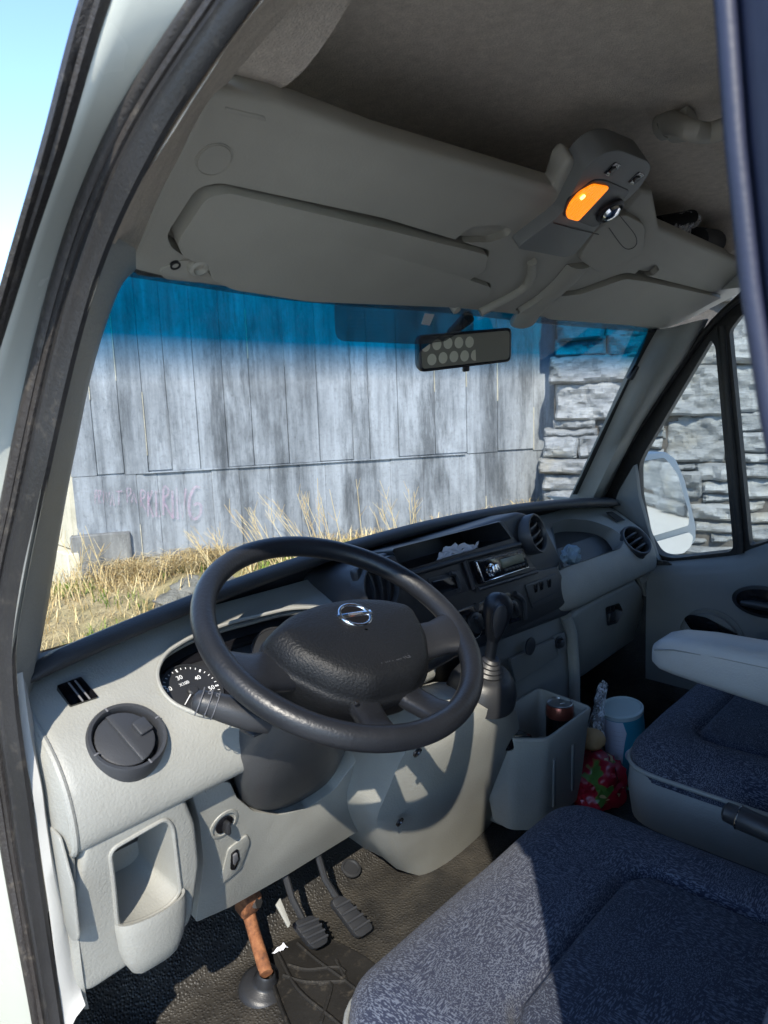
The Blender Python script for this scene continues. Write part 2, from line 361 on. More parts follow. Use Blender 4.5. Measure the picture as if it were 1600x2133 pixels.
g = loft('ground', [[(x, y, gz(x, y)) for x in gx] for y in gy], 'ground'); tag(g, 'grassy ground in front of the concrete wall', None, None, 'structure')
M_['cream'] = mat_concrete('sun_tinted_concrete', (.42, .38, .28), (.62, .57, .44), 5.0)  # paler, warmer copy of the wall concrete with the sun in its colour
# ---- board-marked concrete wall
cw = empty('concrete_wall', wp(2, -1.3))
tag(cw, 'grey board-marked concrete retaining wall with faint pink graffiti, seen through the windscreen', 'wall')
TOP = 1.7
def wbox(name, u0, u1, z0, z1, off, mat, par, back=-.3, bev=.002):
    vs = [wp(u, z, o) for u in (u0, u1) for z in (z0, z1) for o in (back, off)]
    return mk(name, vs, [(0, 1, 3, 2), (4, 6, 7, 5), (0, 4, 5, 1), (2, 3, 7, 6), (0, 2, 6, 4), (1, 5, 7, 3)], mat, par, bev=bev, seg=1)
wbox('wall_core', .02, 11, -1.6, TOP-.02, -.02, 'conc', cw, -.34, 0)
ups = [0, .22, .42, .6, .78, 1.0, 1.22, 1.43, 1.72, 1.98, 2.27, 2.42, 2.68, 3.02, 3.32, 3.62, 3.98, 4.3, 4.62, 5.0, 5.5, 6.1, 6.8, 7.6, 8.6, 9.8, 11]
los = [0, .25, .5, .66, .86, 1.08, 1.3, 1.55, 1.8, 2.02, 2.3, 2.6, 2.9, 3.25, 3.5, 3.9, 4.2, 4.6, 5.0, 5.6, 6.4, 7.4, 8.6, 9.8, 11]
for us, z0, z1, base in ((ups, -.205, TOP, 0.0), (los, -1.6, -.212, -.010)):
    for a, b in zip(us, us[1:]):
        zz0 = z0+(rng.uniform(-.012, .012) if z0 > -1 else 0)
        wbox('cast_panel', a+.001, b-.001, zz0, z1, base+rng.uniform(-.006, .006), 'conc', cw, -.03, .003)
        if a > .1:
            h = (z1-z0); s = z0+h*rng.uniform(0, .25); e = z1-h*rng.uniform(0, .3)
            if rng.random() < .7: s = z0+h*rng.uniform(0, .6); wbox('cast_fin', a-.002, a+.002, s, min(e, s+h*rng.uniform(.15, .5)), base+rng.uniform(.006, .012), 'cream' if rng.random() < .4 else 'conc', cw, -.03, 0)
wbox('joint_ledge', .55, 3.3, -.214, -.203, .012, 'conc', cw, -.03, .002)
wbox('old_base_block', -.02, .42, -1.6, -.66, .05, 'conc2', cw, -.03, .01)
# end face of the wall, sunlit warmth put into its cream colour
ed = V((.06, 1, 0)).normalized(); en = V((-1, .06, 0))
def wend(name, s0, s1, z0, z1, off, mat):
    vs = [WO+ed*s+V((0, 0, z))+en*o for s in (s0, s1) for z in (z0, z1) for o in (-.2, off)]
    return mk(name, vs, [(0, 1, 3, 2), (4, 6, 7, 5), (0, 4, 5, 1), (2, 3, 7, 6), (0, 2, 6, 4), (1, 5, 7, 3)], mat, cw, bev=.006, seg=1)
M_['cream'] = mat_concrete('sun_tinted_concrete', (.42, .38, .28), (.62, .57, .44), 5.0)
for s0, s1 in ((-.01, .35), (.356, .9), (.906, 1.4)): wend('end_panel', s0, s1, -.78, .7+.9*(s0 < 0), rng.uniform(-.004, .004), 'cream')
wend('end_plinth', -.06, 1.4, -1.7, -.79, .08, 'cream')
# graffiti
m, t, b = _nodes('pink_spray_paint'); b.inputs['Base Color'].default_value = (.44, .28, .38, 1); b.inputs['Roughness'].default_value = .8
t.links.new(_ramp(t, _noise(t, _mapc(t), 26, 4, .7), [(.3, .42), (.7, .08)]), b.inputs['Alpha']); M_['pink'] = m
GR = [[(300,410),(300,290),(316,280),(323,305),(305,350)],[(334,405),(331,290),(346,280),(353,308),(336,345),(354,405)],[(376,290),(379,400)],[(400,300),(415,392),(432,298)],[(440,430),(462,290),(476,430)],[(490,290),(550,290),(521,290),(521,420)],
 [(601,400),(596,270),(626,272),(631,312),(604,342)],[(640,400),(656,300),(690,410)],[(731,445),(728,290),(765,302),(760,352),(731,380),(776,480)],[(800,540),(796,300),(798,410),(836,285),(800,400),(852,550)],
 [(912,290),(870,296),(876,415),(910,415),(876,415),(880,545),(920,540)],[(946,530),(945,265),(986,272),(990,322),(950,390),(1040,565)],[(1030,290),(1042,570)],[(1090,575),(1070,260),(1140,570),(1160,270)],
 [(1300,265),(1250,260),(1207,350),(1196,450),(1216,550),(1262,577),(1310,530),(1316,450),(1280,420),(1245,440)]]
G0, G1, G2 = V((1.7186,4.861,-0.0782)), V((2.798,4.2187,-0.151)), V((1.6688,4.8907,-0.671))
for i, st in enumerate(GR):
    pts = [G0+(G1-G0)*(x/1600)+(G2-G0)*(y/731) for x, y in st]
    pts = [p+WN*.016 for p in (crv(pts, 4) if i in (0, 1, 6, 8, 11, 14) else pts)]
    w = .0035+.0075*(i/14)**2; rows = []
    for k, p in enumerate(pts):
        a, c = pts[max(0, k-1)], pts[min(len(pts)-1, k+1)]; d = (c-a).normalized(); q = d.cross(WN)*w
        rows.append([p-q, p+q])
    loft('graffiti_letter', rows, 'pink', cw, smooth=0)
# ---- stone wall
SN = V((-.9291, -.3697, 0)); SU = V((.3697, -.9291, 0)); SO = V((4.848,2.4747,-0.025)); SO.z = 0
def sp_(s, z, off=0): return SO+SU*s+V((0, 0, z))+SN*off
sw = empty('stone_wall', sp_(1, -1.3)); tag(sw, 'dry-laid wall of big rough grey split stones beside the van', 'wall')
def sc(p): p = V(p); return ((p-SO).dot(SU), p.z)
def stone(s0, s1, z0, z1, seed):
    r = random.Random(seed); big = (s1-s0)*(z1-z0)
    q_ = .021 if s0 < 3.0 else .06; nx, nz = max(6, min(40, int((s1-s0)/q_))), max(4, min(26, int((z1-z0)/q_)))
    tx, tz, dep = r.uniform(-.05, .05), r.uniform(-.10, .14), r.uniform(-.03, .04); sd = seed*3.7; g = .002
    bul = r.uniform(.01, .03)
    rows = []
    for j in range(nz+1):
        row = []
        for i in range(nx+1):
            a, c = i/nx, j/nz; s = s0+g+(s1-s0-2*g)*a; z = z0+g+(z1-z0-2*g)*c
            ea = min(a, 1-a)*(s1-s0); ec = min(c, 1-c)*(z1-z0); e = min(ea, ec)
            f = .72; S_, Z_ = s*f, z*f
            s += .022*noise.noise(V((S_*6, Z_*9, sd))); z += .014*noise.noise(V((S_*7, Z_*7, sd+9)))
            h = dep+tx*(a-.5)+tz*(.5-c)*(z1-z0)*2
            h += .070*noise.noise(V((S_*3.5, Z_*5+S_, sd)))+.050*(.5-abs(noise.noise(V((S_*7+Z_*3, Z_*10, sd+4)))))+.034*noise.noise(V((S_*17, Z_*24, sd)))+.020*noise.noise(V((S_*40, Z_*52, sd+1)))
            h -= .045*max(0, 1-e/.03)**2
            row.append(sp_(s, z, h))
        rows.append(row)
    vs, fs = grid_mesh(rows); k = nx+1
    per = list(range(k))+[j*k+nx for j in range(1, nz+1)]+[nz*k+i for i in range(nx-1, -1, -1)]+[j*k for j in range(nz-1, 0, -1)]
    n0 = len(vs); vs = [V(v) for v in vs]+[V(vs[i])-SN*.22 for i in per]; m = len(per)
    fs += [(per[i], per[(i+1) % m], n0+(i+1) % m, n0+i) for i in range(m)]
    mk('stone', vs, fs, 'stone', sw, smooth=32)
PX = [[(4.8689,2.4222,0.9459),(5.0083,2.0719,0.7286)],[(5.01,2.0677,0.9371),(5.1885,1.6189,0.7247)],[(4.8634,2.4361,0.7447),(5.0146,2.0561,0.5897)],[(5.0137,2.0582,0.7467),(5.1637,1.6812,0.5721)],[(4.8504,2.4687,0.6092),(5.1174,1.7977,0.3697)],[(4.8639,2.4349,0.3893),(5.0978,1.8468,0.0741)],[(4.8583,2.4488,0.0803),(4.9865,2.1267,-0.0028)],[(4.8271,2.5273,0.0005),(4.991,2.1152,-0.0668)],
 [(4.992,2.1128,0.0328),(5.1125,1.8099,-0.0555)],[(4.8256,2.5311,-0.065),(4.9355,2.2548,-0.2473)],[(4.9364,2.2527,-0.0568),(5.0724,1.9107,-0.2442)],[(4.8181,2.5499,-0.2507),(4.9723,2.1623,-0.3816)],[(4.9732,2.16,-0.2516),(5.0984,1.8454,-0.3757)],[(4.8257,2.5308,-0.388),(4.9481,2.2232,-0.5217)],[(4.9491,2.2207,-0.386),(5.116,1.801,-0.5113)],[(4.8212,2.5422,-0.5307),(4.9604,2.1923,-0.6824)],[(4.9612,2.1901,-0.5253),(5.1173,1.7977,-0.6804)],
 [(5.1912,1.6121,0.7168),(5.3495,1.2143,0.4653)],[(5.1184,1.795,0.571),(5.1738,1.6559,0.3446)],[(5.1751,1.6525,0.4804),(5.3674,1.1693,0.0841)],[(5.0986,1.8449,0.3449),(5.1764,1.6493,0.0617)],[(5.1868,1.6231,0.088),(5.3575,1.194,-0.288)],[(5.1144,1.8052,0.0576),(5.1852,1.6273,-0.0158)],[(5.115,1.8038,-0.0165),(5.1859,1.6254,-0.0932)],[(5.0991,1.8437,-0.0943),(5.1867,1.6233,-0.1787)],[(5.0997,1.842,-0.181),(5.1881,1.6199,-0.3194)],
 [(5.3465,1.2217,0.8521),(5.4375,0.9931,0.4718)],[(5.3642,1.1772,0.4743),(5.506,0.8208,0.1042)],[(5.4331,1.0042,0.8878),(5.5464,0.7193,0.4574)],[(5.3545,1.2016,0.1073),(5.5088,0.8137,-0.0524)],[(5.3567,1.1961,-0.0499),(5.4998,0.8365,-0.2176)],[(5.3591,1.1901,-0.2196),(5.5131,0.8031,-0.2879)],
 [(5.1906,1.6137,-0.2958),(5.2733,1.4058,-0.346)],[(5.274,1.4041,-0.2957),(5.4001,1.0871,-0.4359)],[(5.4005,1.0861,-0.2955),(5.5152,0.7977,-0.4068)],[(5.1146,1.8046,-0.3277),(5.1895,1.6163,-0.469)],[(5.1911,1.6124,-0.3507),(5.2945,1.3525,-0.5866)],[(5.294,1.3537,-0.4425),(5.4028,1.0804,-0.5312)],[(5.4035,1.0785,-0.4129),(5.5183,0.7899,-0.5789)],[(5.2952,1.3507,-0.5397),(5.404,1.0772,-0.6155)],
 [(5.1167,1.7993,-0.5997),(5.2625,1.4329,-0.7819)],[(5.2621,1.4339,-0.6315),(5.405,1.0748,-0.7621)],[(5.4049,1.0749,-0.5924),(5.471,0.9087,-0.6726)],[(5.4063,1.0715,-0.6808),(5.5217,0.7814,-0.7677)],[(5.1322,1.7604,-0.801),(5.2771,1.3961,-0.8999)],[(5.277,1.3964,-0.7767),(5.4064,1.0712,-0.8591)],[(5.4078,1.0677,-0.7813),(5.5243,0.7749,-0.9124)],[(5.2155,1.5509,-0.9104),(5.3227,1.2817,-0.9547)],[(5.3229,1.2811,-0.8714),(5.4075,1.0684,-0.9332)],[(5.1889,1.6179,-0.9741),(5.4093,1.0639,-1.0507)],[(5.41,1.0621,-0.929),(5.5271,0.7679,-1.0659)]]
zmin, zmax, smax = 9, -9, -9
for i, (p, q) in enumerate(PX):
    (a, za), (b, zb) = sc(p), sc(q); stone(a, b, zb, za, i+1); zmin = min(zmin, zb); zmax = max(zmax, za); smax = max(smax, b)
def course(s0, s1, z0, z1, sd):
    r = random.Random(sd); z = z0
    while z < z1-.05:
        h = min(r.choice((.16, .26, .36, .46)), z1-z)
        if z1-z-h < .09: h = z1-z
        s = s0
        while s < s1-.02:
            w = min(r.uniform(.5, 1.2)*(1 if h > .15 else .7), s1-s)
            if s1-s-w < .15: w = s1-s
            stone(s, s+w, z, z+h, int(sd*1000+s*77+z*911)); s += w
        z += h
course(0, smax, zmax+.01, 2.3, 3); course(-.03, smax, -1.45, zmin-.02, 4); course(smax+.01, smax+3.2, -1.45, 2.3, 5); course(smax+3.21, smax+11, -1.3, 2.3, 6)
vs = [sp_(s, z, o) for s in (.03, smax+11) for z in (-1.6, 2.28) for o in (-.5, -.06)]
M_['gap'] = plastic('dark_joint_earth', (.07, .065, .06), .95, 40, .6, .3, .2, .01)
mk('backing', vs, [(0, 1, 3, 2), (4, 6, 7, 5), (0, 4, 5, 1), (2, 3, 7, 6), (0, 2, 6, 4), (1, 5, 7, 3)], 'gap', sw)
# ---- rocks on the bank
RK = []
M_['bankrock'] = plastic('mossy_bank_rock', (.15, .145, .125), .9, 40, 1.0, .45, .2, .02, .3)
def rock(c, s, seed, lab, name='rock'):
    c = V(c)
    bm = bmesh.new(); bmesh.ops.create_icosphere(bm, subdivisions=3, radius=1)
    for v in bm.verts:
        p = v.co.copy(); k = 1+.35*noise.noise(p*1.3+V((seed, 0, 0)))+.16*noise.noise(p*3.1+V((0, seed, 0)))
        q = V((round(p.x*2.2)/2.2, round(p.y*2.2)/2.2, round(p.z*2.2)/2.2)); p = p.lerp(q, .35)*k
        v.co = V(c)+V((p.x*s[0], p.y*s[1], p.z*s[2]))
    RK.append((V(c), max(s[0], s[1]))); o = finish(bm, name, 'bankrock', None, smooth=28); tag(o, lab, 'rock', 'rocks on the grassy bank'); return o
for i, (p, s, lab) in enumerate([((2.2919,4.1284,-1.08), (.20, .15, .085), 'flat-topped grey rock ledge in the grass left of the steering wheel rim'),
        ((2.2213,4.5316,-1.1), (.13, .12, .09), 'dark mossy rock under the turf, leftmost on the bank'),
        ((2.0756,4.0409,-1.14), (.17, .13, .08), 'low grey rock at the foot of the bank, just above the dashboard edge'),
        ((2.4464,4.0189,-1.07), (.2, .15, .10), 'grey rock hidden partly behind the left rim of the steering wheel'),
        ((2.8179,4.0186,-1.05), (.13, .12, .08), 'jagged rock seen through the steering wheel, left one'),
        ((3.1018,3.995,-1.03), (.14, .12, .085), 'jagged rock seen through the steering wheel, middle one'),
        ((3.3955,3.9597,-1.01), (.14, .12, .08), 'jagged rock seen through the steering wheel, right one')]): rock(p, s, i*2.3+1, lab)
# ---- grass
def blades(name, mat, spots, lab, cat='grass'):
    vs, fs = [], []
    r = random.Random(3)
    for (x, y, z, h, lean, w) in spots:
        if any((x-k.x)**2+(y-k.y)**2 < (q*.95)**2 for k, q in RK) and r.random() < .93: continue
        a = r.uniform(0, 6.283); d = V((math.cos(a), math.sin(a), 0)); q = V((-d.y, d.x, 0))*w; b = V((x, y, z)); n = len(vs)
        m1 = b+d*lean*h*.35+V((0, 0, h*.6)); m2 = b+d*lean*h+V((0, 0, h*(1-.3*lean)))
        vs += [b-q, b+q, m1-q*.7, m1+q*.7, m2]; fs += [(n, n+1, n+3, n+2), (n+2, n+3, n+4)]
    me = bpy.data.meshes.new(name); me.from_pydata([tuple(v) for v in vs], [], fs); me.update()
    o = link(name, me, mat); tag(o, lab, cat, None, 'stuff'); return o
sp1, sp2 = [], []
for _ in range(24000):
    u, d = rng.uniform(-3.2, 5.2), abs(rng.gauss(0, 1.3))+.03
    if d > 4: continue
    p = wp(u, 0, d); z = gz(p.x, p.y)-.01; c = noise.noise(V((p.x*1.1, p.y*1.1, 5)))
    if d > .5 and c < -.12 and rng.random() < .55: continue
    c +=0; k = noise.noise(V((p.x*2.3, p.y*2.3, 8)))
    if k > .14 and d > .15 and rng.random() < .7: sp2.append((p.x, p.y, z, rng.uniform(.04, .12), rng.uniform(.2, .8), rng.uniform(.003, .006)))
    else: sp1.append((p.x, p.y, z, rng.uniform(.06, .22)*(1.25+c*.7)*(.6 if u > 1.3 else 1), rng.uniform(.3, 1.5), rng.uniform(.0018, .0042)))
for (cx, cy, cz) in [(2.3983,4.4127,-1),(2.563,4.3185,-1),(3.9965,4.0926,-1),(3.7652,4.0459,-1),(1.1329,3.5848,-1),(1.4409,3.6514,-1)]:
    for _ in range(500):
        a, q = rng.uniform(0, 6.28), abs(rng.gauss(0, .10)); x, y = cx+q*math.cos(a), cy+q*math.sin(a)
        sp2.append((x, y, gz(x, y)-.01, rng.uniform(.05, .13), rng.uniform(.3, 1), rng.uniform(.003, .006)))
for (cx, cy, cz) in [(2.2799,4.5835,-1.02),(2.3982,4.2745,-1.02),(2.0954,4.7094,-1.02),(2.1243,4.5323,-1.02),(2.6348,4.3596,-1.02),(3.8317,4.1173,-1.02),(3.607,4.265,-1.02),(3.2702,4.4021,-1.02)]:
    for _ in range(700):
        a, q = rng.uniform(0, 6.28), abs(rng.gauss(0, .12)); x, y = cx+q*math.cos(a), cy+q*math.sin(a)
        sp1.append((x, y, gz(x, y)-.01, rng.uniform(.12, .3), rng.uniform(.6, 1.6), rng.uniform(.0018, .004)))
blades('dry_grass', 'straw', sp1, 'matted dry straw-coloured grass on the bank below the concrete wall')
blades('green_grass', 'green', sp2, 'fresh green grass tufts among the dry grass')
# ---- tall dry weeds against the wall
for i, (px, ln, tl, lab) in enumerate([((2.5054,4.0437,-0.835), .42, -.5, 'thin dry weed stalk just above the left arc of the steering wheel'), ((2.5864,3.9955,-0.8054), .4, -.35, 'branched dry weed beside the pink letter G'),
        ((2.816,3.8007,-0.7654), .6, -.55, 'tall dry weed leaning left above the top of the steering wheel'), ((2.9473,3.7226,-0.7597), .55, -.6, 'dry weed bundle leaning left over the steering wheel'), ((3.1136,3.6818,-0.7636), .6, -.5, 'pale leaning weed stalks above the steering wheel rim'),
        ((3.1981,3.6315,-0.7722), .62, -.15, 'tall upright weed stalk over the right half of the steering wheel'), ((3.3186,3.5598,-0.7646), .5, -.3, 'dry stalk beside the green tuft'), ((3.5644,3.4717,-0.7957), .6, 0, 'single straight dry stalk right of the green tuft'),
        ((3.8366,3.3097,-0.7819), .55, -.25, 'long bare stalk at the right above the dashboard edge'), ((3.7521,3.36,-0.7941), .3, -.3, 'short dry stalk with seed head above the dashboard edge'), ((3.9297,3.2543,-0.7496), .4, 0, 'rightmost feathery dry stalk above the dashboard edge'),
        ((1.5365,4.5039,-1.0187), .45, .3, 'dry weed stalks in front of the old base block, left'), ((1.6932,4.4107,-1.0027), .5, -.2, 'dry weed stalks in front of the old base block, right')]):
    r = random.Random(i+40); bm = bmesh.new(); b = V(px); b.z = gz(b.x, b.y)-.02; vs, fs = [], []
    for k in range(4 if i not in (7, 8) else 1):
        o = b+WU*r.uniform(-.07, .07)+WN*r.uniform(-.05, .05); L = ln*.78*r.uniform(.75, 1.1)*(1 if k else 1.1)+.1; d = WU*(tl+r.uniform(-.18, .18))+WN*r.uniform(-.1, .15)+V((0, 0, 1)); d.normalize(); bend = WU*r.uniform(-.1, .1)
        P = [o+d*L*q+bend*q*q*.4*L for q in (0, .25, .5, .75, 1)]
        sub = [(P, .0042)]
        for q in range(r.randint(2, 5)):
            s = r.uniform(.45, .95); a = o+d*L*s+bend*s*s*.4*L; dd = (d+WU*r.uniform(-.9, .9)+WN*r.uniform(-.4, .4)).normalized(); sub.append(([a, a+dd*.05, a+dd*.1+V((0, 0, .01))], .0026))
        for pts, w in sub:
            n0 = len(vs); n = len(pts)
            for j, p in enumerate(pts):
                ww = w*(1-.6*j/(n-1))
                for a in range(3): vs.append(p+ww*(math.cos(a*2.1)*WU+math.sin(a*2.1)*WN))
            for j in range(n-1):
                for a in range(3): fs.append((n0+j*3+a, n0+j*3+(a+1) % 3, n0+j*3+3+(a+1) % 3, n0+j*3+3+a))
    bm.free(); o = mk('dry_weed', vs, fs, 'straw', smooth=0); tag(o, lab, 'weed', 'dry weeds along the concrete wall')
# ---- bare tree far off beyond the door frame
bt = empty('bare_tree', (.1, 16.5, -1.3)); tag(bt, 'leafless reddish tree far off at the left edge of the sky', 'tree')
M_['bark'] = plastic('reddish_bark', (.2, .13, .11), .9, 60, .6, .2, .2, .01)
tube('trunk', [(.1, 16.5, -1.5), (.15, 16.5, 0.5), (.1, 16.5, 2)], [.16, .13, .09], 'bark', bt, 8)
vs, fs = [], []; r = random.Random(5)
def twig(p, d, L, w, lv):
    q = p+d*L; n = len(vs); a = V((d.y, -d.x, 0)); a = a.normalized() if a.length > .01 else V((1, 0, 0)); c = d.cross(a)
    for pp, ww in ((p, w), (q, w*.55)):
        for k in range(3): vs.append(pp+ww*(math.cos(k*2.1)*a+math.sin(k*2.1)*c))
    for k in range(3): fs.append((n+k, n+(k+1) % 3, n+3+(k+1) % 3, n+3+k))
    if lv:
        for _ in range(4 if lv > 2 else 3):
            dd = (d+V((r.uniform(-.8, .8), r.uniform(-.8, .8), r.uniform(-.2, .7)))).normalized(); twig(p+d*L*r.uniform(.55, 1), dd, L*.7, w*.55, lv-1)
for k in range(6): twig(V((.12, 16.5, .6+k*.25)), V((math.cos(k*1.9), math.sin(k*1.9), .9)).normalized(), .95, .05, 4)
mk('crown', vs, fs, 'bark', bt, smooth=0)
# ================================================================== VAN: shell
van = empty('van', (.5, 0, -1.32)); tag(van, 'white cargo van cab seen through its open driver door, grey dashboard and blue seats', 'van')
# ---- door opening seal
sR = [(-0.2805,-0.2462,0.5576),(-0.288,-0.1351,0.4997),(-0.2998,-0.0369,0.4091),(-0.3211,0.0487,0.2455)]+[(-0.335,0.1432,0.0652),(-0.335,0.1503,-0.1387),(-0.335,0.1395,-0.3831),(-0.335,0.1369,-0.4883)]
sL = [(-0.2938,-0.196,0.5714),(-0.3017,-0.0766,0.5113),(-0.3143,0.0148,0.4143),(-0.3364,0.1069,0.2441)]+[(-0.355,0.1902,0.0606),(-0.355,0.2035,-0.1507),(-0.355,0.1682,-0.3866),(-0.355,0.1708,-0.4965)]
def topext(P, dx):                                       # carry a door-opening curve back along the roof edge
    a = V(P[0]); d = (a-V(P[1])).normalized(); e1 = a+d*.07+V((.004, -.012, 0)); e2 = e1+V((dx*.5, -.14, d.z*.05)); e3 = V((e2.x+dx*.4, -.62, e2.z+.02))
    return [V((e3.x, -.95, e3.z+.003)), e3, e2, e1]+list(P)
sR = topext(sR, .02); sL = topext(sL, .02)
sR = crv(sR, 10); sL = crv(sL, 10)
def strip(name, A_, B_, prof, mat, par, out=(-.55, -.83, 0), **kw):          # band between two curves with a cross-section (t, height)
    o = V(out); return loft(name, [[lerp(a, b, t)+o*h for t, h in prof] for a, b in zip(A_, B_)], mat, par, thick=.002, **kw)
seal = strip('door_seal', sL, sR, [(.44, -.002), (.5, .002), (.56, .004), (.62, .002), (.7, .003), (.85, .002), (.95, .001), (1, -.003)], 'rubber', van, smooth=50)
strip('seal_bulb', sL, sR, [(0, -.003), (.03, .002), (.09, .006), (.16, .007), (.22, .005), (.26, .001), (.29, .001), (.33, .004), (.38, .004), (.42, .001), (.45, -.003)], 'rubber2', seal, smooth=50)
# ---- painted door jamb and outer weather strip
jO = crv(topext([(-0.3232,-0.1487,0.5785),(-0.333,-0.0819,0.5031),(-0.345,0.0047,0.4104),(-0.3664,0.1323,0.246)]+[(-0.385,0.2208,0.0626),(-0.385,0.2839,-0.1689),(-0.385,0.2833,-0.4388),(-0.385,0.3161,-0.5798)], .02), 10)
jamb = strip('door_jamb', jO, sL, [(0, 0), (.12, .003), (.3, .001), (.55, -.003), (.8, -.006), (.95, -.008), (1.05, -.008)], 'paint', van, smooth=60)
wO = crv(topext([(-0.3384,-0.1363,0.5778),(-0.3484,-0.0784,0.5006),(-0.3604,-0.0025,0.4082),(-0.3812,0.1229,0.2481)]+[(-0.4,0.2119,0.0689),(-0.4,0.2652,-0.047)], .02), 10)
n_ = len(wO)
strip('weather_strip', wO, jO[:n_], [(0, -.003), (.1, .002), (.25, .005), (.42, .004), (.5, 0), (.58, .004), (.75, .006), (.92, .004), (1, 0), (1.03, -.003)], 'rubber2', van, smooth=55)
p0, p1 = (-0.3438,0.0246,0.4044), (-0.3158,0.0356,0.4024); tube('panel_joint', [lerp(p0, p1, k/4)+V((-.004, 0, 0)) for k in range(5)], .0012, 'rubber', jamb, 6)
# ---- A-pillar trims
ws = [(-0.1962,0.099,0.4521),(-0.2115,0.1081,0.4348),(-0.2239,0.133,0.3869),(-0.231,0.1591,0.337),(-0.2351,0.1867,0.2842),(-0.2395,0.216,0.228),(-0.2424,0.2473,0.1679),(-0.2452,0.2916,0.0831),(-0.2495,0.3401,-0.0098),(-0.2533,0.3765,-0.0795)]
se = [(-0.2951,-0.0577,0.4456),(-0.2999,-0.0387,0.4088),(-0.3046,-0.0093,0.3721),(-0.3098,0.0183,0.3323),(-0.3153,0.0342,0.2898),(-0.3211,0.0487,0.2455),(-0.3265,0.0673,0.2038),(-0.3348,0.094,0.1401)]+[(-0.335,0.1404,0.0658),(-0.335,0.1521,0.0096)]
rows = []
for a, b in zip(crv(se, 4), crv(ws, 4)):
    a, b = V(a), V(b); rows.append([a+V((.012, .035, 0)), a+V((.001, 0, 0)), lerp(a, b, .3)+V((-.016, -.03, .006)), lerp(a, b, .62)+V((-.008, -.04, .006)), lerp(a, b, .9)+V((0, -.018, 0)), b+V((.0, .012, 0))])
loft('a_pillar_trim', rows, 'dash', van, thick=.004, smooth=60)
ws2 = [(1.1964,0.0988,0.4526),(1.1914,0.1222,0.4076),(1.1926,0.1708,0.3146),(1.2095,0.2426,0.1771),(1.2249,0.3239,0.0213),(1.2266,0.3677,-0.0627)]; dr2 = [(1.2809,0.0047,0.4757),(1.2904,0.0483,0.3966),(1.2995,0.1043,0.3208),(1.3147,0.1918,0.1944),(1.3333,0.2773,0.0389),(1.3437,0.3226,-0.0476)]
rows = []
for a, b in zip(crv(ws2, 4), crv(dr2, 4)):
    a, b = V(a), V(b); rows.append([a+V((0, .015, 0)), lerp(a, b, .08)+V((0, -.012, 0)), lerp(a, b, .35)+V((-.02, -.03, 0)), lerp(a, b, .7)+V((-.02, -.02, 0)), b+V((-.004, -.002, 0)), b+V((.03, .01, 0))])
ap = loft('a_pillar_trim', rows, 'dash', van, thick=.004, smooth=60)
sc0 = (1.2425,0.0705,0.4182); lathe('screw_hole', [(.0065, .001), (.006, .003), (.0045, .002), (.004, -.006), (0, -.007)], sc0, (-.6, -.8, 0), 'black', ap, 16)
# ---- windscreen
def wsp(x, z):
    s = (x-.5)/.8; return V((x, .335-.522*z+.035*(1-s*s)*1.0-.035*(1-1.0), z))
rows = []
for j in range(13):
    z = .50-j*(.80/12); w = .70+.07*(.50-z)/.5
    rows.append([V((.5+w*(2*i/24-1), .335-.522*z+.03*(1-(2*i/24-1)**2), z)) for i in range(25)])
wsn = loft('windscreen', rows, 'wind', van, thick=.0)
def wq(p, off=-.006):                                    # put a point just inside the glass
    p = V(p); z = p.z; w = .70+.07*(.50-z)/.5; k = (p.x-.5)/w; p.y = .335-.522*z+.03*(1-k*k)+off; return p
m, t, b = _nodes('dotted_frit'); b.inputs['Base Color'].default_value = (.01, .011, .013, 1)
v = _n(t, 'ShaderNodeTexVoronoi'); v.inputs['Scale'].default_value = 330; v.inputs['Randomness'].default_value = .1; t.links.new(_mapc(t), v.inputs[0])
t.links.new(_ramp(t, v.outputs[0], [(.47, .75), (.53, .60)]), b.inputs['Alpha']); M_['frit'] = m
def patch(name, loop, mat, par): return mk(name, [wq(p) for p in loop], [tuple(range(len(loop)))], mat, par)
patch('sensor_frit', rnd([(0.1214,0.0989,0.4523),(0.4607,0.0957,0.4585),(0.4938,0.1192,0.4133),(0.3535,0.1278,0.397),(0.1495,0.1286,0.3955)], .02), 'frit', wsn)
fr = crv([(1.2074,0.0939,0.4619),(1.2111,0.1184,0.4149),(1.2189,0.1697,0.3167),(1.234,0.2407,0.1806),(1.2639,0.325,0.0192)], 4); fl = crv([(1.1498,0.0964,0.4571),(1.169,0.1202,0.4116),(1.1781,0.1695,0.3171),(1.1853,0.239,0.1838),(1.1994,0.3207,0.0274)], 4)
loft('frit_border', [[wq(a), wq(b)] for a, b in zip(fr, fl)], 'gloss', wsn)
ft = crv([(-0.1966,0.0978,0.4543),(0.0567,0.0969,0.4562),(0.3899,0.0942,0.4613),(0.6841,0.0928,0.464),(1.2018,0.0917,0.466)], 8); fb = crv([(-0.1952,0.1021,0.4462),(0.0623,0.1045,0.4416),(0.3993,0.1015,0.4473),(0.701,0.1023,0.4458),(1.2105,0.1019,0.4465)], 8)
loft('frit_border', [[wq(a), wq(b)] for a, b in zip(ft, fb)], 'frit', wsn)
st_ = [wq(p, -.009) for p in [(0.3314,0.1036,0.4433),(0.3564,0.1036,0.4433),(0.3547,0.1127,0.4259),(0.3316,0.1121,0.4269)]]; plate('toll_tag_tape', st_, .001, plain('grey_tape', (.45, .45, .44), .7), wsn, to=(0, -1, -.5), bev=0)
cl = [wq(p, -.012) for p in [(1.1862,0.1438,0.3663),(1.2326,0.1461,0.362),(1.2304,0.1622,0.331),(1.1752,0.1608,0.3337)]]; plate('clip', rnd(cl, .004), .012, 'black', wsn, to=(0, -1, -.5))
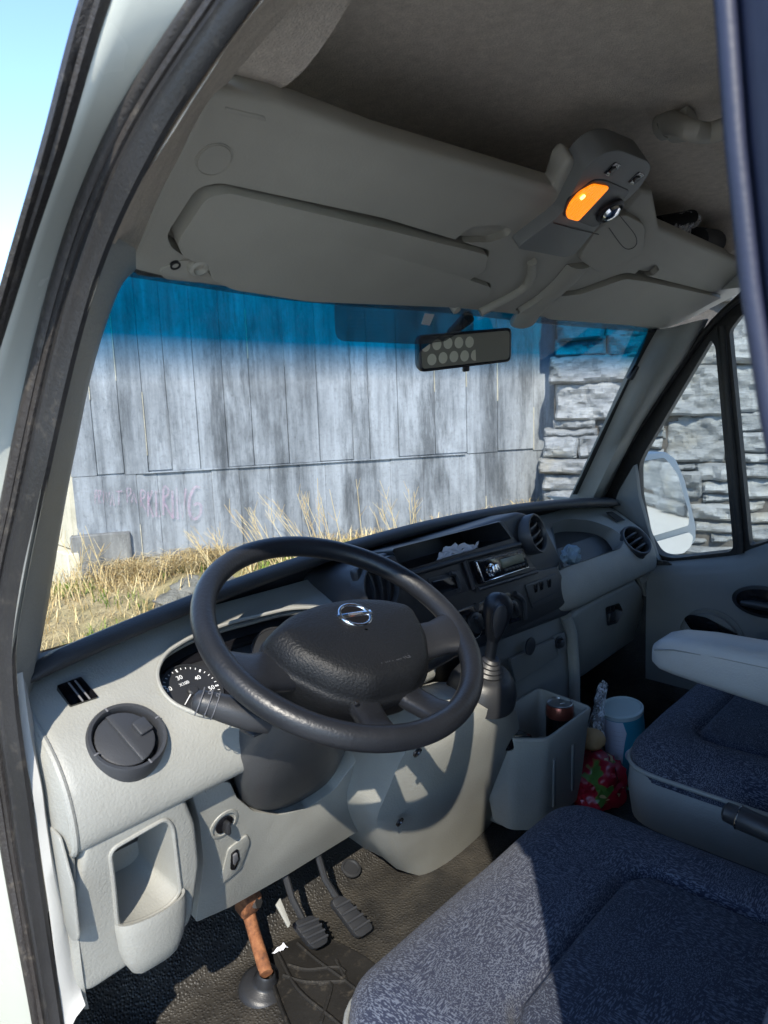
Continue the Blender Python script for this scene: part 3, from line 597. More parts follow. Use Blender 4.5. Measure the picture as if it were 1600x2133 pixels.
# ---- roof lining
def hwid(y):
    q = max(0, min(1, (y+.42)/.32)); return .765-.065*q*q*(3-2*q)
def rz(x, y):
    k = abs(x-.5)/hwid(y); z = .705-.10*k**7-.02*max(0, (y+.1)/.25)
    if y > -.10: z -= .35*(y+.10)**2
    if x < -.118 or x > 1.118:
        q = max(0, min(1, (y+.25)/.165)); z -= max(0, z-.598)*q*q*(3-2*q)
    return z
X_ = [-.265+i*.0165 for i in range(9)]+[-.128, -.122, -.114, -.105]+[-.08+i*.04 for i in range(30)]+[1.105, 1.114, 1.122, 1.128]+[1.133+i*.0165 for i in range(9)]
Y_ = [-1.0+i*.05 for i in range(12)]+[-.4+i*.022 for i in range(27)]
lin = loft('headliner', [[(max(.5-hwid(y), min(.5+hwid(y), x)), y, rz(max(.5-hwid(y), min(.5+hwid(y), x)), y)) for x in X_] for y in Y_], 'liner', van, thick=0, smooth=60)
# felt strip between seal and header panel
fa = crv([V((-.262, -.6, .64)), V((-.267, -.415, .616))]+[(-0.2805,-0.2462,0.5576),(-0.2838,-0.1923,0.532),(-0.288,-0.1351,0.4997),(-0.2913,-0.0923,0.4748),(-0.2952,-0.0577,0.4444)], 6); fb = crv([V((-.24, -.6, .67)), V((-.235, -.42, .655)), V((-.215, -.24, .615))]+[(-0.1959,-0.0697,0.5808),(-0.1975,-0.0062,0.539),(-0.1962,0.0357,0.5115),(-0.1897,0.0977,0.4707)], 6)
loft('side_felt', [[V(a)+V((.012, .035, 0)), V(a)+V((.001, 0, 0)), lerp(a, b, .35)+V((-.004, -.008, 0)), lerp(a, b, .7)+V((0, -.006, 0)), V(b)+V((.012, .01, .0))] for a, b in zip(fa, fb)], 'liner', van, thick=.003, smooth=60)
# ---- overhead header panel with sun visors
HDL = [(-0.2085,-0.0863,0.5726),(-0.2058,-0.0714,0.5627),(-0.2044,-0.0549,0.5519),(-0.211,-0.0245,0.5319),(-0.2098,0.0161,0.5052),(-0.2024,0.05,0.4829),(-0.2041,0.0774,0.4649),(-0.1979,0.0932,0.4545),(-0.1811,0.1047,0.4469),(-0.0441,0.1069,0.4455),(0.065,0.1073,0.4452),(0.3596,0.101,0.4493),(0.6589,0.0992,0.4505),(0.9654,0.0961,0.4526),(1.2401,0.097,0.452),(1.3212,0.0444,0.4866),(1.3971,-0.0391,0.5415),(1.2414,-0.0984,0.5805),(0.7039,-0.107,0.5862),(0.5732,-0.1484,0.6134),(0.5349,-0.1455,0.6115),(0.5479,-0.1117,0.5893),(0.514,-0.08,0.5684),(0.4127,-0.0984,0.5805),(0.3354,-0.1438,0.6104),(0.3156,-0.1459,0.6118),(0.3157,-0.1313,0.6022),(0.3408,-0.1073,0.5864),(0.0049,-0.0939,0.5776),(-0.1347,-0.0948,0.5782)]
hp = plate('header_panel', HDL, .035, 'head', van, to=(0, -.5, -1), bev=.008, seg=3)
VL = rnd([(-0.1655,0.0495,0.4832),(-0.1612,-0.0023,0.5173),(-0.1412,-0.0116,0.5234),(0.0941,-0.009,0.5217),(0.3195,-0.0048,0.5189),(0.3445,0.0207,0.5022),(0.3302,0.0384,0.4905),(0.3977,0.0451,0.4861),(0.4181,0.064,0.4737),(0.3689,0.0884,0.4576),(0.0632,0.1051,0.4467),(-0.0633,0.099,0.4507),(-0.0994,0.0882,0.4577),(-0.1195,0.0664,0.4721),(-0.1339,0.0697,0.4699),(-0.1537,0.0617,0.4752)], [.012, .02, .01, .02, .01, .006, .006, .008, .01, .01, .02, .01, .006, .006, .01, .006])
VR = rnd([(0.548,0.0873,0.4584),(0.5714,0.0462,0.4854),(0.6684,0.0329,0.4942),(0.7588,-0.0151,0.5257),(0.8562,-0.0189,0.5282),(1.289,-0.0221,0.5303),(1.1919,0.0783,0.4643),(0.9654,0.085,0.4599),(0.6639,0.0917,0.4555),(0.609,0.0822,0.4617)], [.01, .01, .02, .02, .02, .008, .015, .02, .01, .006])
def grow(lp, d):
    c = sum(lp, V())/len(lp); return [p+(p-c).normalized()*d for p in lp]
notch = rnd([(0.2351,-0.0055,0.5194),(0.2468,-0.0339,0.5381),(0.2961,-0.044,0.5447),(0.3329,-0.0425,0.5437),(0.3366,-0.0319,0.5368),(0.3111,-0.0174,0.5272)], .008); notch2 = rnd([(0.7954,-0.0207,0.5294),(0.7974,-0.0432,0.5442),(0.8369,-0.0484,0.5477),(0.8691,-0.0413,0.543),(0.8725,-0.0267,0.5334)], .006)
cut(hp, [grow(VL, .009), grow(VR, .008)], to=(0, -.5, -1), fro=.05, back=.022)
cut(hp, [notch, notch2], to=(0, -.5, -1), fro=.05, back=.012)
for nm, lp in (('sun_visor', VL), ('sun_visor', VR)):
    v_ = plate(nm, lp, .030, 'visor', van, to=(0, -.5, -1), lift=.009, bev=.010, seg=4)
    if lp is VL: vis1 = v_
    else: vis2 = v_
vis1['label'] = 'wide grey driver sun visor folded up'; vis2['label'] = 'grey passenger sun visor folded up'
hn = V((0, -.125, -.19)).normalized()
def disc(name, c, r, h, mat, par, ax, seg=28, **kw): return lathe(name, [(0, -.002), (r*.999, -.002), (r, h*.6), (r*.9, h), (0, h)], c, ax, mat, par, seg, **kw)
pc = V((-0.1682,-0.0334,0.5378)); lathe('screw_cover', [(.0185, -.001), (.0185, .0012), (.0175, .0012), (.0172, .0002), (.0168, .0002), (.0164, .0014), (0, .0014)], pc, hn, 'head', hp, 36)
pl_ = rnd([(-0.143,0.0747,0.4666),(-0.1167,0.0711,0.469),(-0.0986,0.0895,0.4569),(-0.0705,0.0984,0.451),(-0.1152,0.1002,0.4499),(-0.1519,0.0999,0.4501),(-0.1629,0.0898,0.4567)], .006); plate('pivot_plate', pl_, .004, 'head', hp, to=hn, lift=.002, bev=.002)
lathe('pivot_screw', [(.006, 0), (.006, .003), (.004, .003), (.0035, .001), (0, .001)], V((-0.1475,0.0816,0.4621)), hn, 'screw', hp, 16)
lathe('visor_pivot', [(.013, 0), (.012, .008), (.008, .010), (.006, .004), (0, .004)], V((-0.1219,0.0769,0.4652)), hn, 'head', hp, 20)
lathe('visor_clip', [(.008, 0), (.007, .012), (0, .014)], V((0.3677,0.0924,0.455)), hn, 'head', hp, 14)
lathe('visor_clip', [(.008, 0), (.007, .010), (0, .012)], V((0.6071,0.0892,0.4571)), hn, 'head', hp, 14)
plate('embossed_mark', rnd([(-0.185,-0.0782,0.5672),(-0.1427,-0.0809,0.569),(-0.139,-0.0774,0.5667),(-0.1818,-0.0749,0.565)], .002), .001, 'head', hp, to=hn, lift=.0008, bev=.0004)
# centre rib below the lamp console
rb = crv([(0.4423,-0.0082,0.5164),(0.4781,0.0153,0.501),(0.4919,0.0432,0.4826),(0.4437,0.0939,0.4492)], 6); tube('centre_rib', rb, .008, 'head', hp, 10)
tube('centre_bulge', crv([(0.5781,-0.0179,0.5299),(0.5907,0.0209,0.5044),(0.5919,0.08,0.4655),(0.6084,0.1107,0.4453)], 5), [.030]*16, 'head', hp, 14, flat=.55, up=(0, -.5, -1))
lo = rnd([(0.3271,-0.1825,0.6119),(0.352,-0.1929,0.6188),(0.4378,-0.1967,0.6212),(0.4622,-0.1908,0.6174),(0.483,-0.1663,0.6013),(0.481,-0.1012,0.5584),(0.5015,-0.052,0.526),(0.4784,-0.0442,0.5209),(0.3429,-0.0408,0.5187),(0.3672,-0.1018,0.5588),(0.3487,-0.1243,0.5736),(0.3204,-0.1633,0.5993)], .014)
lc = plate('lamp_console', lo, .04, 'dashdark', van, to=hn, bev=.006, seg=3); lc['label'] = 'overhead lamp console with an orange lens and two switches'
pt = rnd([(0.3715,-0.1009,0.5571),(0.3468,-0.1224,0.5712),(0.3583,-0.1539,0.5919),(0.3851,-0.1589,0.5952),(0.4623,-0.1589,0.5952),(0.4691,-0.1487,0.5885),(0.4786,-0.1039,0.559),(0.4671,-0.0994,0.556)], .008); plate('lamp_plate', pt, .004, 'stack', lc, to=hn, lift=.001, bev=.0015)
m, t, b = _nodes('lit_orange_lens'); b.inputs['Roughness'].default_value = .22; b.inputs['Emission Strength'].default_value = .42
wv = _n(t, 'ShaderNodeTexWave'); wv.inputs['Scale'].default_value = 55; t.links.new(_mapc(t), wv.inputs[0])
t.links.new(_mix(t, _math(t, 'MULTIPLY', wv.outputs[1], .35), (.9, .17, .004), (1, .34, .03)), b.inputs['Emission Color']); b.inputs['Base Color'].default_value = (.8, .2, .01, 1); _bump(t, b, wv.outputs[1], .6, .002); M_['orange'] = m
ln_ = plate('orange_lens', rnd([(0.3635,-0.1098,0.5593),(0.3511,-0.1223,0.5675),(0.347,-0.1381,0.5779),(0.3605,-0.1529,0.5877),(0.3999,-0.1569,0.5903),(0.4082,-0.1048,0.556),(0.3782,-0.1041,0.5555)], .006), .004, 'orange', lc, to=hn, lift=.003, bev=.0015)
M_['hotspot'] = bpy.data.materials.new('lit_bulb'); M_['hotspot'].use_nodes = True; _b = M_['hotspot'].node_tree.nodes['Principled BSDF']; _b.inputs['Emission Color'].default_value = (1, .6, .12, 1); _b.inputs['Emission Strength'].default_value = 1.2
plate('bulb_glow', rnd([(0.3524,-0.1375,0.5703),(0.3542,-0.1436,0.5743),(0.3613,-0.1421,0.5734),(0.3605,-0.1354,0.569)], .003), .001, 'hotspot', lc, to=hn, bev=0)
rc = V((0.4622,-0.1284,0.5739)); lathe('reading_lamp', [(.022, 0), (.022, .004), (.018, .006), (.016, .003)], rc, hn, 'black', lc, 28)
lathe('reading_lens', [(.016, .002), (.013, .009), (.007, .012), (0, .013)], rc, hn, 'chrome', lc, 24)
for p in (((0.3765,-0.1718,0.6049), .010), ((0.4484,-0.174,0.6063), .010)):
    x_ = V((1, 0, 0)); y_ = hn.cross(x_).normalized(); c_ = V(p[0]); r_ = p[1]
    sq = rnd([c_+x_*r_+y_*r_, c_-x_*r_+y_*r_, c_-x_*r_-y_*r_, c_+x_*r_-y_*r_], .004)
    plate('switch_socket', sq, .004, 'gloss', lc, to=hn, lift=.0015, bev=.001); disc('switch_button', c_+hn*.001, .0055, .003, 'black', lc, hn, 16)
tube('console_seam', [V(p)+hn*.0012 for p in [(0.3664,-0.0886,0.5501),(0.4192,-0.089,0.5504),(0.5004,-0.0917,0.5522)]], .0008, 'black', lc, 6)
tube('lid_seam', [V(p)+hn*.001 for p in crv([(0.52,-0.1168,0.5783),(0.6186,-0.0987,0.5664),(0.655,-0.0856,0.5578),(0.6528,-0.0756,0.5512),(0.6203,-0.0765,0.5517),(0.5277,-0.096,0.5646)], 4)], .0006, 'black', hp, 6)
plate('lid_boss', rnd([(0.5007,-0.0914,0.5616),(0.5282,-0.1208,0.5809),(0.6222,-0.1157,0.5776),(0.7156,-0.0729,0.5494),(0.6493,-0.0228,0.5165),(0.5394,-0.0381,0.5265)], .02), .02, 'head', hp, to=hn, bev=.006, seg=3)
# ---- grab handle on the roof
gh = crv([V(p) for p in [(0.5274,-0.1752,0.69),(0.5173,-0.196,0.69)]]+[V(p) for p in [(0.4643,-0.2432,0.655),(0.4925,-0.2589,0.655),(0.4836,-0.2925,0.655)]]+[V(p) for p in [(0.556,-0.3006,0.69),(0.5454,-0.3215,0.69)]], 5)
hd = tube('grab_handle', gh, [.014+.006*max(0, 1-abs(i-2)/6) for i in range(len(gh))], 'head', van, 12)
plate('handle_base', rnd([(0.5351,-0.1693,0.688),(0.494,-0.225,0.688),(0.5259,-0.2256,0.688),(0.6163,-0.2039,0.688),(0.6022,-0.1636,0.688)], .01), .012, 'head', hd, to=(0, 0, -1))
# ---- rear view mirror
mc = V((0.4667,0.14,0.3915)); mx = (V((0.5732,0.115,0.4012))-V((0.373,0.165,0.3836))).normalized(); my = V((0, -.12, 1)); my = (my-mx*my.dot(mx)).normalized(); mn = facing(mx.cross(my), (-.5, -1, 0))
def mp_(x, y, z=0): return mc+mx*x+my*y+mn*z
hw, hh = .5*(V((0.5732,0.115,0.4012))-V((0.373,0.165,0.3836))).length+.003, .031
def rr_(hw, hh, r, z, k=6): return rnd([mp_(-hw, -hh, z), mp_(hw, -hh, z), mp_(hw, hh, z), mp_(-hw, hh, z)], r, k)
rows = [rr_(hw*.7, hh*.6, .012, -.030), rr_(hw*.95, hh*.95, .014, -.018), rr_(hw, hh, .012, -.004), rr_(hw, hh, .012, .002), rr_(hw-.003, hh-.003, .010, .004), rr_(hw-.005, hh-.005, .009, .001)]
mir = loft('rear_view_mirror', rows, 'black', van, closed_u=True, caps=True, smooth=50)
mir['label'] = 'small black rear view mirror with rows of pale dots on its glass'
plate('mirror_glass', rr_(hw-.005, hh-.005, .009, .0025), .002, plain('dull_olive', (.2, .19, .15), .35), mir, to=mn, bev=0)  # plain dull olive face; pale discs are laid over it
M_['dot'] = plain('pale_disc', (.55, .53, .41), .7)
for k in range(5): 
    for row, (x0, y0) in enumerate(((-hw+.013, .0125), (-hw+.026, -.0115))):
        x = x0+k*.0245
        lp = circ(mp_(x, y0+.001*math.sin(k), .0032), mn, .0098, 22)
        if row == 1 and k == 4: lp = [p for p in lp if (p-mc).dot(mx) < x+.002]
        plate('mirror_dot', lp, .0004, 'dot', mir, to=mn, bev=0)
st0 = wq(mp_(-.008, .055), -.008); tube('mirror_stem', [mp_(-.01, .005, -.02), mp_(-.01, .028, -.03), st0], [.011, .009, .012], 'black', mir, 12)
boxm('dip_tab', mp_(.0, -hh-.004, -.002), (.014, .006, .010), 'black', mir, Matrix((mx, mn, my)).transposed(), .002)
# ---- B-pillar close on the right
bp = [(-0.3,-0.5332,0.4551),(-0.3,-0.5398,0.3962),(-0.3,-0.5471,0.3451),(-0.3,-0.5556,0.2998),(-0.3,-0.5647,0.2576)]; bq = [V(p)+V((-.02, -.02, 0)) for p in bp]
tube('b_pillar_seal', bp, .004, 'bluedark', van, 10)
strip_rows = [[V(p)+V((.004, -.006, 0)), V(p)+V((-.006, -.012, 0)), V(p)+V((-.02, -.05, 0)), V(p)+V((-.04, -.12, 0)), V(p)+V((-.05, -.4, 0))] for p in [V(bp[0])+V((.02, -.0, .25))]+[V(q) for q in bp]+[V(bp[-1])+V((-.02, 0, -.4))]]
loft('b_pillar', strip_rows, 'bluedark', van, thick=.003, smooth=60)
# ---- passenger door
dn = V((-1, 0, -.12)).normalized()
DF = [(1.3437,0.3226,-0.0476),(1.3296,0.2659,0.0703),(1.3147,0.1918,0.1944),(1.2995,0.1043,0.3208),(1.2904,0.0483,0.3966),(1.2815,-0.0021,0.4705),(1.2724,-0.0911,0.547),(1.2738,-0.4024,0.5353),(1.3505,-0.4366,-0.1044),(1.3531,-0.0996,-0.1258),(1.3599,0.1001,-0.1827),(1.3598,0.1959,-0.1818)]
df = plate('door_window_frame', DF, .03, 'rubber', van, to=dn, bev=.004)
QW = rnd([(1.2872,-0.0054,0.4232),(1.2891,-0.0155,0.4074),(1.352,-0.0601,-0.1166),(1.3567,0.097,-0.1557),(1.3563,0.1343,-0.1522),(1.3503,0.1659,-0.1024),(1.336,0.1874,0.0167),(1.3255,0.1863,0.1039),(1.3216,0.1706,0.1365)], [.006, .01, .02, .02, .02, .02, .02, .02, .02])
MW = rnd([(1.285,-0.0478,0.4414),(1.2807,-0.0758,0.4778),(1.2778,-0.3715,0.5014),(1.3336,-0.3943,0.0366),(1.3497,-0.0993,-0.0975)], [.01, .01, .03, .03, .01])
cut(df, [QW, MW], to=dn, fro=.05, back=.08)
plate('quarter_glass', grow(QW, .004), .004, 'glass', van, to=dn, lift=-.014, bev=0); plate('door_glass', grow(MW, .004), .004, 'glass', van, to=dn, lift=-.018, bev=0)
dv = [lerp((1.2835,-0.0312,0.4541), (1.3518,-0.0799,-0.1154), k/6)+dn*.006 for k in range(7)]; tube('divider_bar', dv, .009, 'rubber', van, 10, flat=.6, up=dn)
tube('frame_bead', crv([V(p)+dn*.01 for p in [(1.3348,0.2865,0.027),(1.3166,0.1991,0.1785),(1.3013,0.1108,0.3061),(1.2917,0.052,0.3861),(1.284,0.0002,0.4501),(1.2766,-0.0702,0.5115),(1.273,-0.172,0.5418)]], 5), .008, 'rubber', van, 10)
sp0 = rnd([(1.3209,0.2601,-0.0251),(1.314,0.2366,0.0325),(1.3049,0.1897,0.1083),(1.316,0.1816,0.0156),(1.3359,0.137,-0.1501),(1.338,0.1239,-0.1679),(1.3401,0.1665,-0.1851),(1.329,0.2268,-0.0929)], .01); plate('mirror_sail_trim', sp0, .02, 'dashdark', van, to=dn, bev=.004)
# door trim: a ledge under the glass, then the panel
e0 = [V(p) for p in crv([(1.3576,0.1883,-0.1635),(1.3578,0.1373,-0.1653),(1.3576,0.0998,-0.1631),(1.3531,-0.0625,-0.1254),(1.3504,-0.1028,-0.1035),(1.3418,-0.2459,-0.0317),(1.332,-0.4284,0.0501)], 4)]
e1 = [V(p) for p in crv([(1.3059,0.1452,-0.1945),(1.3048,0.0984,-0.1849),(1.3037,0.0533,-0.1755),(1.3006,-0.0793,-0.1497),(1.2977,-0.1296,-0.1262),(1.2897,-0.2583,-0.059),(1.2801,-0.4363,0.0208)], 4)]
rows = [[a+dn*.002, lerp(a, b, .5)+V((0, 0, .004)), b, b+dn*.004+V((0, 0, -.012)), b+dn*.008+V((0, 0, -.04)), b+dn*.006+V((0, 0, -.15)), b+V((0, 0, -.30)), b+V((.02, 0, -.50))] for a, b in zip(e0, e1)]
dt = loft('door_trim_panel', rows, 'dashdark', van, thick=.004, smooth=55); dt['label'] = 'grey passenger door trim panel with dark handle recess'
hc = V((1.2859,-0.1556,-0.2202)); oval = circ(hc, dn, .075, 36, .042); plate('handle_recess', oval, .006, 'black', dt, to=dn, lift=.004, bev=.002)
plate('handle_dish', circ(hc, dn, .064, 36, .034), .004, 'gloss', dt, to=dn, lift=.0055, bev=.001)
tube('door_handle', [hc+dn*.012+V((0, .05-.1*k/5, -.006)) for k in range(6)], [.006, .010, .011, .011, .010, .007], 'black', dt, 12)
s_c = V((1.2966,-0.0316,-0.3436)); tube('speaker_ring', circ(s_c, dn, .082, 40), .002, 'dashdark', dt, 6, closed=True)
lathe('speaker_cover', [(.070, 0), (.068, .006), (.05, .009), (0, .010)], s_c, dn, 'dashdark', dt, 36)
plate('pocket_slot', rnd([(1.2789,0.0353,-0.2967),(1.2773,0.0202,-0.2828),(1.2773,-0.0214,-0.2829),(1.281,-0.1033,-0.3139),(1.2828,-0.057,-0.3292),(1.2824,0.0156,-0.3256)], .008), .004, 'gloss', dt, to=dn, lift=.002, bev=.001)
# ---- outside mirror
en_ = V((-.13, -.99, -.01)).normalized()
HO = rnd([(1.4195,0.2399,0.1213),(1.5877,0.2178,0.1185),(1.6527,0.2095,0.0911),(1.7152,0.2021,0.0184),(1.7978,0.1928,-0.1418),(1.8024,0.1927,-0.1927),(1.7357,0.2018,-0.2239),(1.5977,0.2199,-0.2161),(1.4706,0.2361,-0.1761),(1.4269,0.2402,-0.0095)], .012)
rows = [HO, [p+en_*.004 for p in HO]]; back = [sum(HO, V())/len(HO)+(p-sum(HO, V())/len(HO))*.85-en_*.09 for p in HO]
em_ = loft('outside_mirror', [back, [p-en_*.05 for p in HO], HO, [p+en_*.003 for p in grow(HO, -.004)]], 'white', van, closed_u=True, caps=True, smooth=50)
plate('upper_mirror_glass', rnd([(1.4462,0.2365,0.1009),(1.5749,0.2196,0.1019),(1.6104,0.2152,0.0797),(1.6595,0.2091,0.0422),(1.7432,0.1995,-0.0943),(1.7434,0.1999,-0.1324),(1.5247,0.2286,-0.1341),(1.4781,0.2342,-0.0813),(1.4517,0.2368,0.0092)], .012), .003, 'mirror', em_, to=en_, lift=.006, bev=0)
plate('lower_mirror_glass', rnd([(1.5426,0.2265,-0.1549),(1.7485,0.1994,-0.1554),(1.7786,0.1957,-0.1761),(1.7654,0.1977,-0.2063),(1.7169,0.2043,-0.2208),(1.5795,0.2221,-0.2021)], .012), .003, 'mirror', em_, to=en_, lift=.006, bev=0)
tube('mirror_arm', [sum(HO, V())/len(HO)-en_*.05, V((1.36, .30, -.04))], .03, 'black', em_, 10)
# ---- floor, toe board, bulkhead, outer skin
def fz(x, y):
    z = -.62
    if y > .30: z += 1.1*(y-.30)
    if x < -.20: z += .02
    return z+.006*noise.noise(V((x*7, y*7, 0)))
FX = [-.34+i*.035 for i in range(50)]; FY = [-1+i*.1 for i in range(10)]+[0.02+i*.035 for i in range(20)]
loft('cab_floor', [[(x, y, fz(x, y)) for x in FX] for y in FY], 'floor', van, thick=.01, smooth=60)
mk('bulkhead', [(-.42, -1, -.7), (1.42, -1, -.7), (1.42, -1, .72), (-.42, -1, .72), (-.42, -1.02, -.7), (1.42, -1.02, -.7), (1.42, -1.02, .72), (-.42, -1.02, .72)], [(0, 1, 2, 3), (7, 6, 5, 4), (0, 4, 5, 1), (2, 6, 7, 3), (1, 5, 6, 2), (0, 3, 7, 4)], 'head', van)
loft('roof_skin', [[(.5-hwid(y)-.015, y, .64-.35*max(0, y+.22)**1.5), (.5-hwid(y)+.01, y, .69-.4*max(0, y+.22)**1.5), (-.1, y, .735-.2*max(0, y+.22)**1.5), (.5, y, .75-.2*max(0, y+.22)**1.5), (1.1, y, .735-.2*max(0, y+.22)**1.5), (.5+hwid(y)-.01, y, .69-.4*max(0, y+.22)**1.5), (.5+hwid(y)+.06, y, .54)] for y in (-1.02, -.6, -.4, -.3, -.2, -.1, 0, .08)], 'paint', van, thick=.004)
loft('roof_front', [[(x, .08, .705-.02*abs(x-.5)), (x, .15, .64-.03*abs(x-.5)), (x, .115, .47)] for x in (-.20, .1, .5, .9, 1.2)], 'paint', van, thick=.004)
loft('bonnet', [[(-.36+1.72*i/8, y, z-.04*abs(i/4-1)**3) for i in range(9)] for y, z in ((.50, -.2), (.62, -.26), (.85, -.36), (1.15, -.55), (1.25, -.9))], 'paint', van, thick=.004)
loft('door_skin', [[(1.385, y, -.16+.0), (1.42, y, -.3), (1.42, y, -.8), (1.38, y, -1.0)] for y in (-1, -.5, 0, .3, .55)], 'paint', van, thick=.004)
loft('left_side_skin', [[(-.36, y, .57), (-.40, y, 0), (-.40, y, -.7)] for y in (-1.02, -.75)], 'paint', van, thick=.004)

# ---- the open driver door, swung out beside the camera
dh = V((-.40, .30, 0)); dd_ = V((-math.sin(R(66)), -math.cos(R(66)), 0)); dnn = V((dd_.y, -dd_.x, 0))
def dpt(k, z, o=0): return dh+dd_*k+V((0, 0, z))+dnn*o
dl_ = [dpt(.02, -1.0), dpt(1.0, -1.0), dpt(1.02, -.1), dpt(.03, -.18)]
drv = plate('driver_door', dl_, .09, 'paint', van, to=dnn, bev=.02, lift=.045); drv['label'] = 'open driver door swung out on the left of the cab'
fr_ = [dpt(.03, -.17), dpt(.30, .12), dpt(.52, .40), dpt(.66, .50), dpt(.98, .55), dpt(1.02, -.10)]
tube('window_frame', crv(fr_, 5), .022, 'rubber', drv, 10)
plate('window_glass', fr_, .004, 'glass', drv, to=dnn, bev=0)
tube('quarter_bar', [dpt(.30, -.14), dpt(.32, .14)], .014, 'rubber', drv, 8)
plate('door_lining', [dpt(.06, -.9, -.05), dpt(.96, -.9, -.05), dpt(.97, -.16, -.05), dpt(.08, -.22, -.05)], .02, 'dashdark', drv, to=-dnn, bev=.01)

# ---- dark footwell lining on the passenger side and the firewall
mk('firewall', [(-.33, .53, -.7), (1.36, .53, -.7), (1.36, .46, -.05), (-.33, .46, -.05)], [(0, 1, 2, 3)], 'floor', van)
loft('footwell_lining', [[(1.335, y, -.16-.10*(y < .0)), (1.33, y, -.34), (1.30, y, -.62)] for y in (-.04, .1, .25, .4, .56)], 'floor', van, thick=.006)
# ================================================================== VAN: dashboard
un = V((0, -.07, .095)).normalized(); cn = V((0, -math.cos(.21), math.sin(.21)))
def lip(x):
    s = (x-.5)/.802; return .27-.04*s*s, .05*(1-s*s)
rows = []
for i in range(61):
    x = -.306+1.612*i/60; y, z = lip(max(-.302, min(1.302, x))); e = min(1, (x+.306)/.05, (1.306-x)/.03); e = math.sqrt(max(.05, e)); w = .335-.522*z+.02; kk = 1-.3*(1-e)
    dz = -.012*(1-e)
    rows.append([V((x, w+.03, z-.10)), V((x, w+.03, z-.075)), V((x, y+.05, z-.008+dz)), V((x, y+.026, z+.006*e+dz)), V((x, y+.008, z+.0115*e+dz)), V((x, y-.005*e, z+.006*e+dz)), V((x, y-.009*e, z-.001+dz)), V((x, y-.006*e, z-.009*e+dz)), V((x, y+.006, z-.014*e+dz)), V((x, y+.05, z-.016*e+dz)), V((x, w-.005, z-.06))])
pad = loft('dash_top_pad', rows, 'pad', van, closed_u=True, caps=True, smooth=60); pad['label'] = 'black soft top pad of the dashboard'
PF = [(.30, .0), (.275, -.010), (.235, -.026), (.195, -.050), (.155, -.077), (.132, -.105), (.120, -.138), (.118, -.165), (.124, -.180), (.14, -.186), (.18, -.188)]
PFc = crv([(0, y, z) for y, z in PF], 3)
def prow(x, dy=0.0): return [V((x, p.y+dy, p.z)) for p in PFc]
lx = [(-.312, .16), (-.311, .08), (-.309, .03), (-.306, .010), (-.300, .002)]+[(-.29+.02*i, 0) for i in range(32)]
lp_ = loft('dash_panel', [prow(x, d) for x, d in lx], 'dash', van, thick=.006, smooth=50); lp_['label'] = 'light grey driver side dash panel with round vent and instrument opening'
CL = rnd([(-0.1439,0.206,-0.0387),(-0.1188,0.2259,-0.0241),(-0.0704,0.2362,-0.0165),(-0.0031,0.2385,-0.0148),(0.1038,0.2339,-0.0181),(0.2089,0.2111,-0.035),(0.2538,0.166,-0.0682),(0.179,0.1193,-0.1026),(0.0662,0.1095,-0.1099),(-0.052,0.1142,-0.1064),(-0.1228,0.1408,-0.0868),(-0.1471,0.1648,-0.0691),(-0.1513,0.1858,-0.0537)], .02)
DM = rnd([(-0.2645,0.2288,-0.0219),(-0.2334,0.2305,-0.0207),(-0.2269,0.2018,-0.0418),(-0.2613,0.2021,-0.0416)], .002)
VC = V((-0.2211,0.1479,-0.0815)); 
cut(lp_, [CL, DM, circ(VC, un, .0455, 40)], to=un, fro=.06, back=.06)
tub('instrument_hood', CL, .05, 'black', van, to=un, shrink=.93, dirv=(0, .045, -.022), smooth=50)
tube('hood_rim', [p+un*.001 for p in grow(CL, .002)], .003, 'dash', lp_, 8, closed=True)
tub('demister_slot', DM, .03, 'gloss', lp_, to=un, shrink=.9, smooth=0)
for k in (.45, .7): tube('slot_bar', [lerp(lerp(DM[3], DM[9], k), lerp(DM[3], DM[9], k), 0)*0+lerp(V((-0.2629,0.2333,-0.0236)), V((-0.2315,0.2349,-0.0224)), k), lerp(V((-0.2596,0.2064,-0.0434)), V((-0.225,0.2061,-0.0436)), k)], .0012, 'greyprint', lp_, 6)
tube('end_ridge', [V((-.304, p.y+.004, p.z)) for p in PFc[4:-4]], .0045, 'dash', lp_, 8)
# end cap below and kick trim
# ---- instrument dial
dc = V((-0.0969,0.2043,-0.0797)); rad = (V((-0.0585,0.1992,-0.0835))-dc).length
plate('cluster_face', grow(CL, -.004), .002, 'gloss', van, to=un, lift=-.036, bev=0)
dl = lathe('rev_counter', [(rad*1.16, .0), (rad*1.16, .002), (rad*1.1, .002), (rad*1.09, .0006), (0, .0006)], dc, un, 'black', van, 48)
dx, dy_, dz_ = basis(un)
def ang(p): p = V(p)-dc; return math.atan2(p.dot(dy_), p.dot(dx))
maj = [ang(p) for p in [(-0.1303,0.2218,-0.0669),(-0.1008,0.2317,-0.0595),(-0.0708,0.2227,-0.0662),(-0.0585,0.1992,-0.0835)]]
for i in range(1, 4):
    while maj[i] > maj[i-1]+.2: maj[i] -= 2*math.pi
    while maj[i] < maj[i-1]-2.5: maj[i] += 2*math.pi
st_a = (maj[3]-maj[0])/15
for k in range(-6, 24):
    a = maj[0]+k*st_a; d = dx*math.cos(a)+dy_*math.sin(a); q = un.cross(d); big = k % 5 == 0; r0, r1, w = rad*(.90 if big else .95), rad*1.03, (.0011 if big else .0005)
    o = dc+un*.0015; mk('tick', [o+d*r0-q*w, o+d*r1-q*w, o+d*r1+q*w, o+d*r0+q*w], [(0, 1, 2, 3)], 'whiteprint', dl, smooth=0)
tx = V((-0.0674,0.2231,-0.0659))-V((-0.0991,0.2219,-0.0667)); ty = V((-0.0812,0.2312,-0.0599))-V((-0.0976,0.2011,-0.0821))
